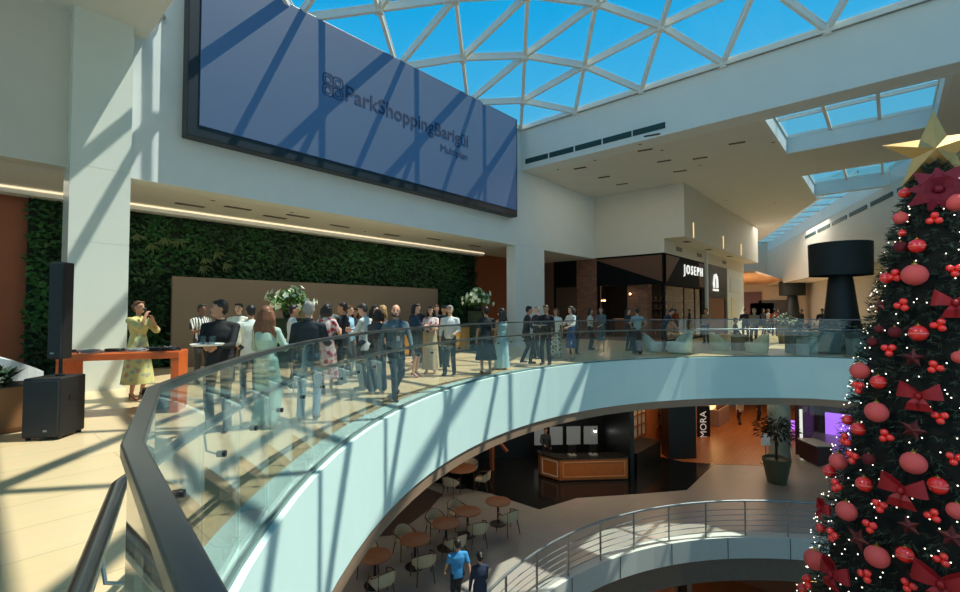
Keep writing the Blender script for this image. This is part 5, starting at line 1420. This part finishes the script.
for t0, t1, z0, z1 in ((.1, .88, .16, .20), (.1, .88, .76, .80), (.1, .14, .2, .76), (.84, .88, .2, .76)):
    p = e0 + ed * t0; q = e0 + ed * t1
    f2.prism([p, q, q + en * -.02 * -1, p + en * .02], z0, z1)
f2.build('side_panel_frame', M('frame_lit', (236, 214, 196), .4), kio)  # paler copy of the frame colour, with the light on this side painted in
km = Matrix.Translation(K0) @ Matrix.Rotation(ka, 4, 'Z')
kb_ = M('kiosk_black', (16, 20, 20), .4)
def krt(x0, x1, y0, y1, z0, z1): return MB().box(x0, x1, y0, y1, z0, z1, km)
struct('wall_kiosk', krt(-3.2, KL + .2, 3.2, 3.4, 0, 3.75).box(KL + .08, KL + .25, -.05, 3.2, 0, 3.75, km).box(-3.4, -3.2, 1.5, 3.4, 0, 3.75, km), kb_, 'black walls of the lower shop', 'wall')
for k, (u, w_) in enumerate(((-.15, .62), (.62, .66), (1.46, .72), (2.3, .72))):
    t = empty('menu_board', km @ Vector((u, 3.18, 1.02)), ka, '%s pale menu board from the wooden post side on the black shop wall' % ORD[k], 'board', 'menu boards in the lower shop')
    MB().box(-w_ / 2, w_ / 2, -.04, 0, -.45, .45).build('frame', black, t); MB().box(-w_ / 2 + .02, w_ / 2 - .02, -.05, -.039, -.43, .43).build('board_face', M('menu_grey', (150, 156, 156), .5, var=.08, scale=20, emit=(150, 160, 160), estr=.12), t)  # faint glow added so the board face reads brighter
for k, x in enumerate((.85, 1.75)):
    t = empty('cash_register', km @ Vector((x - .25, .34, .951)), ka + PI, ('left' if k == 0 else 'right') + ' touch screen till on the orange kiosk counter', 'till', 'tills on the kiosk counter')
    MB().box(-.16, .16, -.14, .14, 0, .06).build('base', M('till_grey', (130, 130, 126), .4), t, bevel=.01); MB().tube([(0, 0, .06), (0, .03, .22)], .03, 8).build('stand', black, t)
    m = Matrix.Translation((0, .04, .32)) @ Matrix.Rotation(-.3, 4, 'X'); MB().box(-.17, .17, -.02, .02, -.16, .16, m).build('display', black, t, bevel=.008); MB().box(-.15, .15, -.028, -.019, -.14, .14, m).build('rear_cover', M('till_grey', (130, 130, 126)), t)
lt = empty('pin_lamp', km @ Vector((KL - .35, 3.1, 1.2)), 0, 'small bright white lamp on the black shop wall right of the menu boards', 'lamp')
MB().ell((0, 0, 0), .06, 10, 8).build('bulb', M('white_bulb', (255, 255, 250), .4, emit=(255, 255, 245), estr=5), lt, smooth=True); MB().lathe([(.03, .05), (.05, .12), (.02, .14)], n=10).build('holder', black, lt)
# wooden framed opening left of the kiosk
struct('trim_14', MB().box(15.55, 15.7, 13.1, 13.25, ZL, -1.6).box(15.55, 15.7, 12.3, 12.42, ZL + 1.6, -1.6).beam((15.6, 13.1, ZL + 1.6), (15.6, 12.3, ZL + 1.0), .12, .1), M('frame_wood', (150, 84, 50), .5))
# orange panelled wall with arched windows
ow = M('orange_panel_wall', (176, 96, 42), .5, var=.12, scale=2)
struct('wall_orange', MB().box(20.3, 26.2, 9.2, 9.4, ZL, -1.6), ow, 'orange wood wall with arched windows', 'wall')
for k, (x0, x1) in enumerate(((21.2, 22.6), (24.3, 25.7))):
    t = struct('window_%d' % (6 + k), MB().box(x0 - .1, x0, 9.13, 9.2, ZL + 1.0, ZL + 2.5).box(x1, x1 + .1, 9.13, 9.2, ZL + 1.0, ZL + 2.5).box(x0 - .1, x1 + .1, 9.13, 9.2, ZL + .9, ZL + 1.0), M('window_wood', (134, 70, 30), .5), ('first' if k == 0 else 'second') + ' arched window in the orange wall', 'window')
    c = ((x0 + x1) / 2, (x1 - x0) / 2); poly = [(x0, ZL + 1.0), (x1, ZL + 1.0)] + [(c[0] + c[1] * math.cos(a), ZL + 2.5 + c[1] * math.sin(a)) for a in [PI * j / 10 for j in range(11)]]
    mb = MB(); mb.add([(x, 9.17, z) for x, z in poly] + [(x, 9.19, z) for x, z in poly], [tuple(range(len(poly))), tuple(range(2 * len(poly) - 1, len(poly) - 1, -1))]); mb.build('pane', M('window_pale', (170, 160, 130), .4, var=.1), t)
    g = MB(); g.tube([(c[0] + (c[1] + .05) * math.cos(a), 9.15, ZL + 2.5 + (c[1] + .05) * math.sin(a)) for a in [PI * j / 12 for j in range(13)]], .06, 6)
    for q in range(1, 3): x = x0 + (x1 - x0) * q / 3; g.box(x - .03, x + .03, 9.13, 9.17, ZL + 1, ZL + 3.1)
    for z in (1.5, 2.0, 2.5): g.box(x0, x1, 9.13, 9.17, ZL + z - .03, ZL + z + .03)
    g.build('glazing_bars', M('window_wood', (134, 70, 30)), t)
struct('column_5', MB().box(19.3, 22.0, 8.2, 9.2, ZL, ZL + .9).prism([(22.3, 7.9), (23.3, 7.0), (23.9, 7.6), (22.9, 8.5)], ZL, -1.6), kb_, 'black pillar between the orange wall and the corridor', 'pillar')
# corridor with the vertical sign
cw = M('corridor_wall', (156, 128, 110), .6, var=.05)
struct('wall_corridor_lower', MB().box(24.2, 40, 8.6, 8.8, ZL, -1.6), cw, 'warm plaster wall of the lower corridor', 'wall')
struct('wall_corridor_end', MB().box(40, 40.3, 2, 9, ZL, -1.6).box(-8, 62, 23.8, 24, ZL, -1.6), M('corridor_end', (150, 110, 74), .6), 'brown end wall of the lower corridor', 'wall')
sg = empty('vertical_sign', onx(703.5, 424, 27.6), 0, 'black vertical sign reading MORA at the corridor wall', 'sign')
p = sg.location.copy(); MB().box(-.35, .35, -.05, .05, -1.0, 1.0).build('sign_board', M('sign_black', (12, 12, 12), .3), sg).rotation_euler = (0, 0, -PI / 4)
R = Matrix.Rotation(-PI / 4, 4, 'Z') @ plane_mat((.13, -.055, -.72), (0, 0, 1), (-1, 0, 0))
text_mb('MORA', width=1.44, depth=.01, mat=R).build('lettering', M('sign_letters', (226, 222, 214), .5, emit=(226, 222, 214), estr=.3), sg)
vt = empty('lit_display', (31.2, 8.1, ZL), 0, 'warm lit shop display past the vertical sign', 'display')
MB().box(-.9, 1.4, -.3, .3, 0, 1.0).build('plinth', cw, vt); MB().box(-.9, 1.4, .1, .3, 1.0, 2.6).build('lit_back', M('lit_amber', (255, 214, 150), .5, emit=(255, 206, 140), estr=1.6), vt)
random.seed(3)
for k in range(5):
    o = MB().lathe([(.05, 0), (.12, .12), (.07, .3), (.03, .34)], n=12).build('vase', M('vase_brown', (110, 70, 40), .4), None, smooth='auto'); o.location = (30.6 + k * .38, 7.95, ZL + 1.0); tag(o, 'small brown vase in the warm lit shop display', 'vase', 'vases in the lit display')
# column with leaf pattern, plant in a pot
gcol = struct('column_6', MB().lathe([(.46, 0), (.46, 3.8)], (26.2, 4.1, ZL), 28), M('column_green_grey', (120, 140, 132), .35, var=.35, scale=2.2), 'grey green round column behind the potted tree', 'column', smooth='auto')
pt = empty('potted_tree', (22.26, 3.6, ZL), 0, 'dark potted tree in a tapered pot beside the round column', 'plant')
MB().lathe([(.34, 0), (.52, .95), (.48, 1.0), (.44, .9)], n=24).build('pot', M('olive_pot', (74, 78, 56), .5), pt, smooth='auto'); MB().tube([(0, 0, .8), (.03, 0, 1.5), (0, .02, 2.0)], .05, 8).build('trunk', M('tree_trunk', (48, 34, 24)), pt)
random.seed(14); lf = MB()
for k in range(420):
    a = random.uniform(0, 2 * PI); e = random.uniform(-.7, 1.4); r = random.uniform(.2, .72); c = Vector((math.cos(a) * math.cos(e) * r, math.sin(a) * math.cos(e) * r, 2.1 + math.sin(e) * r * .8))
    leaf(lf, c, .26, .06, (math.cos(a), math.sin(a), random.uniform(-.8, .7)), (0, 0, 1))
o = lf.build('foliage', M('dark_leaf', (26, 40, 28), .5, var=.4), pt, fix=False); o['kind'] = 'stuff'
# shop with violet screens on the right
struct('wall_violet_shop', MB().box(33, 33.3, -6, 3.6, ZL, -1.6).box(27.2, 33, 3.4, 3.6, ZL, -1.6), M('violet_shop_wall', (86, 52, 60), .6), 'dull wine-coloured inner wall of the shop by the round column', 'wall')
vm = M('violet_screen', (190, 120, 255), .4, emit=(186, 116, 255), estr=1.1)
for k, (x0, y0, x1, y1, lab) in enumerate(((791, 420, 803, 434, 'small violet lit panel next to the round column'), (825, 412, 851, 438, 'large violet lit screen in the lower shop beside the Christmas tree'))):
    a_ = onx(x0, y0, 32.9); b_ = onx(x1, y1, 32.9); t = empty('lit_screen', (a_ + b_) / 2, 0, lab, 'screen', None)
    w2 = abs(a_.y - b_.y) / 2; h2 = abs(a_.z - b_.z) / 2
    MB().box(-.02, .1, -w2 - .04, w2 + .04, -h2 - .04, h2 + .04).build('screen_frame', black, t); MB().box(-.05, -.02, -w2, w2, -h2, h2).build('screen_face', vm, t)
sv = struct('trim_15', MB().box(27.2, 27.35, -6, 3.4, ZL, ZL + .18).box(27.2, 27.3, 3.3, 3.42, ZL, ZL + 2.2), M('lit_base', (236, 238, 228), .5, emit=(240, 244, 232), estr=.7), 'lit white base of the violet shop window', 'shop front')
MB().box(27.25, 27.28, -6, 3.3, ZL + .18, -1.62).build('pane', shopglass, sv)
dk = empty('display_desk', gp(812, 21.5, ZL), YAW, 'dark red display desk beside the lower violet shop', 'desk')
MB().box(-.6, .6, -.35, .35, .05, .9).build('body', M('wine_desk', (60, 30, 34), .4), dk, bevel=.03); MB().box(-.65, .65, -.4, .4, .9, .95).build('worktop', M('desk_top', (196, 196, 190), .3), dk, bevel=.01)
ssg = empty('info_stand', gp(763, 21.4, ZL), YAW - PI / 2, 'white information stand left of the potted tree', 'stand')
MB().box(-.22, .22, -.12, .12, 0, .05).build('base', steel, ssg); MB().tube([(0, 0, .05), (0, 0, .9)], .03, 8).build('post', steel, ssg); MB().box(-.2, .2, -.03, .03, .8, 1.35).build('sign_board', M('card_white', (230, 232, 230)), ssg, bevel=.01)

# ---------------------------------------------------------------- cafe tables and chairs
def cafe_table(p, label, R=.42):
    t = empty('cafe_table', p, 0, label, 'table', 'cafe tables on the lower floor')
    tw = M('cafe_wood', (150, 98, 62), .45, var=.12, scale=5)
    MB().lathe([(R - .02, .71), (R, .72), (R, .74), (R - .02, .75)], n=32).build('tabletop', tw, t, smooth='auto')
    MB().tube([(0, 0, .03), (0, 0, .71)], .035, 12).build('pedestal', darkmetal, t, smooth='auto')
    MB().lathe([(.27, 0), (.27, .015), (.06, .04)], n=28).build('foot_plate', darkmetal, t, smooth='auto')
    return t
def cafe_chair(p, rz, label):
    t = empty('cafe_armchair', p, rz, label, 'chair', 'cafe armchairs on the lower floor')
    cw_ = M('chair_wood', (92, 66, 48), .5, var=.1); cf = M('chair_fabric', (196, 178, 146), .8, var=.08, bump=.2, scale=40)
    MB().cbox((0, 0.02, .43), (.50, .48, .09)).build('seat', cf, t, bevel=.03, smooth='auto')
    mb = MB(); rings = []
    for k in range(13):
        a = math.radians(200 + 140 * k / 12) ; c = Vector((.29 * math.cos(a), .29 * math.sin(a) + .02, 0)); o = Vector((math.cos(a), math.sin(a), 0))
        top = .62 + .16 * math.sin(PI * k / 12)
        rings.append([c + Vector((0, 0, .47)), c + o * .04 + Vector((0, 0, .47)), c + o * .06 + Vector((0, 0, top)), c + o * .02 + Vector((0, 0, top))])
    mb.loft(rings).build('backrest', cf, t, smooth='auto')
    MB().tube([(.33 * math.cos(a), .33 * math.sin(a) + .02, .62 + .16 * math.sin(PI * k / 12)) for k, a in enumerate([math.radians(200 + 140 * k / 12) for k in range(13)])], .016, 8).build('back_rail', cw_, t, smooth=True)
    for sx in (-1, 1):
        MB().tube([(sx * .30, -.12, .64), (sx * .29, .10, .63), (sx * .24, .22, .60)], .018, 8).build('armrest', cw_, t, smooth=True)
        MB().tube([(sx * .24, .22, .61), (sx * .25, .23, .40), (sx * .28, .26, 0)], [.018, .02, .014], 8).build('leg', cw_, t, smooth='auto')
        MB().tube([(sx * .20, -.25, .74), (sx * .19, -.22, .40), (sx * .24, -.30, 0)], [.018, .02, .014], 8).build('leg', cw_, t, smooth='auto')
    return t
tabs = [(375, 555.5), (415, 539), (446, 522.7), (467.6, 511), (498, 501)]
fronts = [(385.5, 567), (425, 548.5), (455, 532.5), (480.5, 520.5), (503, 508)]
backs = [(362, 549), (405, 532), (433, 517), (455, 506.5)]
nm_ = ['nearest', 'second', 'third', 'fourth', 'fifth and farthest']
T0 = None; C0 = None
tl = []
for k, (x, y) in enumerate(tabs):
    p = fl(x, y, ZL + .74); p.z = ZL; tl.append(p); lab = '%s round wooden cafe table in the row beside the dark floor' % nm_[k]
    if T0 is None: T0 = cafe_table(p, lab)
    else: dup(T0, p, 0, lab)
for k in range(5):
    o_ = -FH * .60 + RT * .30
    lab = '%s cafe armchair in the row, on the walkway side of its table' % nm_[k]
    p = tl[k] + o_; rz = math.atan2(-o_.y, -o_.x) - PI / 2 + (.2, -.1, .15, -.2, .1)[k]
    if C0 is None: C0 = cafe_chair(p, rz, lab)
    else: dup(C0, p, rz, lab)
for k in range(4):
    o_ = FH * .58 - RT * .36
    dup(C0, tl[k] + o_, math.atan2(-o_.y, -o_.x) - PI / 2 + (-.15, .1, -.1, .2)[k], '%s cafe armchair in the row, on the dark floor side of its table' % nm_[k])
p = fl(461, 468, ZL + .74); p.z = ZL
bt = cafe_table(p, 'larger round cafe table standing apart near the black shop', .62)
for k, a in enumerate((20, 110, 200, 290)):
    a = math.radians(a); q = p + Vector((math.cos(a) * .92, math.sin(a) * .92, 0))
    dup(C0, q, a + PI / 2, ['cafe armchair behind the larger round table, corridor side', 'cafe armchair behind the larger round table, wall side', 'cafe armchair in front of the larger round table, wall side', 'cafe armchair in front of the larger round table, walkway side'][k])
# ---------------------------------------------------------------- people below
person(458, 10.9, 200, 'person in bright blue shirt walking on the lower floor', 1.76, SK_M, ('short', HB), ((58, 140, 196), 'short', .90), ('trousers', (26, 30, 40)), BLK, ('swingb', 'swingf'), stride=.6, z0=ZL)
person(480, 10.5, 195, 'person in dark blue top walking beside the bright blue shirt', 1.64, SK_M, ('bun', HD), ((32, 46, 70), 'long', .82), ('trousers', (30, 36, 54)), BLK, ('clasp', 'down'), stride=.35, z0=ZL, female=True)
person(738, 28.5, 190, 'person in pale top far down the lower orange corridor, on the left', 1.68, SK_M, ('short', HD), ((170, 160, 150), 'long', .86), ('trousers', (60, 40, 36)), BLK, z0=ZL, stride=.3)
person(756, 29.6, 30, 'person in black far down the lower orange corridor, on the right', 1.66, SK_M, ('long', HD), ((36, 32, 32), 'long', .8), ('trousers', (30, 28, 28)), BLK, z0=ZL, female=True)
q = km @ Vector((-.15, 2.0, 0)); person(0, 20, 10, 'attendant in dark clothes standing behind the orange kiosk counter', 1.70, SK_M, ('short', HD), ((40, 44, 48), 'long', .86), ('trousers', BLK), BLK, ('low_glass', 'down'), z0=ZL, pos=q)
# ---------------------------------------------------------------- level below that
ZB = -10.8
struct('floor_ground', MB().box(-8, 62, -14, 24, ZB - .3, ZB), M('ground_wood', (150, 96, 56), .35, var=.08, scale=1.0), 'orange brown floor of the lowest level', 'floor')
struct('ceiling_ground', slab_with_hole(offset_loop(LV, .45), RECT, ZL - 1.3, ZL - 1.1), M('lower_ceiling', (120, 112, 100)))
struct('wall_ground', MB().box(24, 24.3, -14, 24, ZB, ZL - 1.3).box(-8, 24, 15, 15.3, ZB, ZL - 1.3), M('ground_wall', (128, 88, 62), .6), 'brown wall of the lowest level', 'wall')
tl_ = empty('table_lamp', gp(765, 17.2, ZB + .75), 0, 'lit white lamp on the lowest level beside the Christmas tree', 'lamp')
MB().lathe([(.16, 0), (.05, .04), (.04, .5)], n=16).build('base', black, tl_, smooth='auto'); MB().lathe([(.44, .5), (.26, 1.05)], n=24, cap=False).build('lamp_shade', M('shade_lit', (255, 244, 224), .6, emit=(255, 240, 214), estr=1.6), tl_, smooth='auto')
st_ = empty('side_table', gp(765, 17.2, ZB), 0, 'dark round table under the lit lamp on the lowest level', 'table')
MB().lathe([(.5, .70), (.5, .75)], n=24).build('tabletop', black, st_); MB().tube([(0, 0, 0), (0, 0, .7)], .06, 10).build('pedestal', black, st_)
for k, (px, c) in enumerate(((652, (214, 120, 66)), (664, (214, 120, 66)), (678, (40, 28, 24)))):
    p = gp(px, 15.4 + k * .3, ZB); struct('trim_%d' % (16 + k), MB().box(p.x - .25, p.x + .25, p.y - .25, p.y + .25, ZB, ZL - 1.3), M('pillar_%d_%d_%d' % c, c, .5))

# ================================================================ area lights and spots, most added to brighten the interior
area('lower_fill', (14, 12, -1.75), 8, 4, 42, (1, .86, .74))  # unseen panels added to light the lower gallery
area('lower_fill', (5.5, 11.5, -1.75), 5, 4, 28, (1, .88, .76))
area('lower_fill', (16.6, 9.0, -1.68), 2.5, 1.2, 70, (1, .74, .5))  # added to brighten the orange counter
area('lower_fill', (21.5, 8.2, -1.68), 3, 1, 60, (1, .66, .4))
area('lower_fill', (31, 6, -1.75), 10, 3, 150, (1, .62, .36))
area('lower_fill', (24.5, 5.2, -1.75), 3, 5, 45, (1, .88, .76))
area('lower_fill', (30, 0, -1.75), 4, 4, 60, (1, .80, .80))
area('ground_lamp', (14, 10, ZL - 1.4), 14, 5, 120, (1, .66, .4))
area('gallery_fill', (44, 14, 4.38), 8, 8, 1000, (1, .84, .68))  # unseen panels added to brighten the far corridor and shops
area('gallery_fill', (41, 5.5, 7.75), 5, 5, 260, (1, .93, .82))
area('gallery_fill', (26, 9.9, 4.15), 4, 3, 80, (1, .75, .5))  # added to lift the dark restaurant front
area('gallery_fill', (19.5, 8, 7.8), 4, 6, 60, (1, .9, .75))
area('event_lamp', (8, 14, 4.4), 14, 1.5, 60, (1, .88, .7))

def spot(loc, target, power, size):
    l = bpy.data.lights.new('tree_fill_spot', 'SPOT'); l.energy = power; l.spot_size = size; l.spot_blend = .6; l.color = (1, .92, .84); l.shadow_soft_size = .06
    o = bpy.data.objects.new('tree_fill_spot', l); COL.objects.link(o); o.location = loc; o.rotation_euler = (Vector(target) - Vector(loc)).to_track_quat('-Z', 'Y').to_euler()
spot((2.2, 4.5, 7.4), (TA.x, TA.y, 1.2), 900, math.radians(44))  # unseen spots added to brighten the tree and its ornaments
spot((2.2, -5.5, 7.4), (TA.x, TA.y, 0.2), 700, math.radians(46))
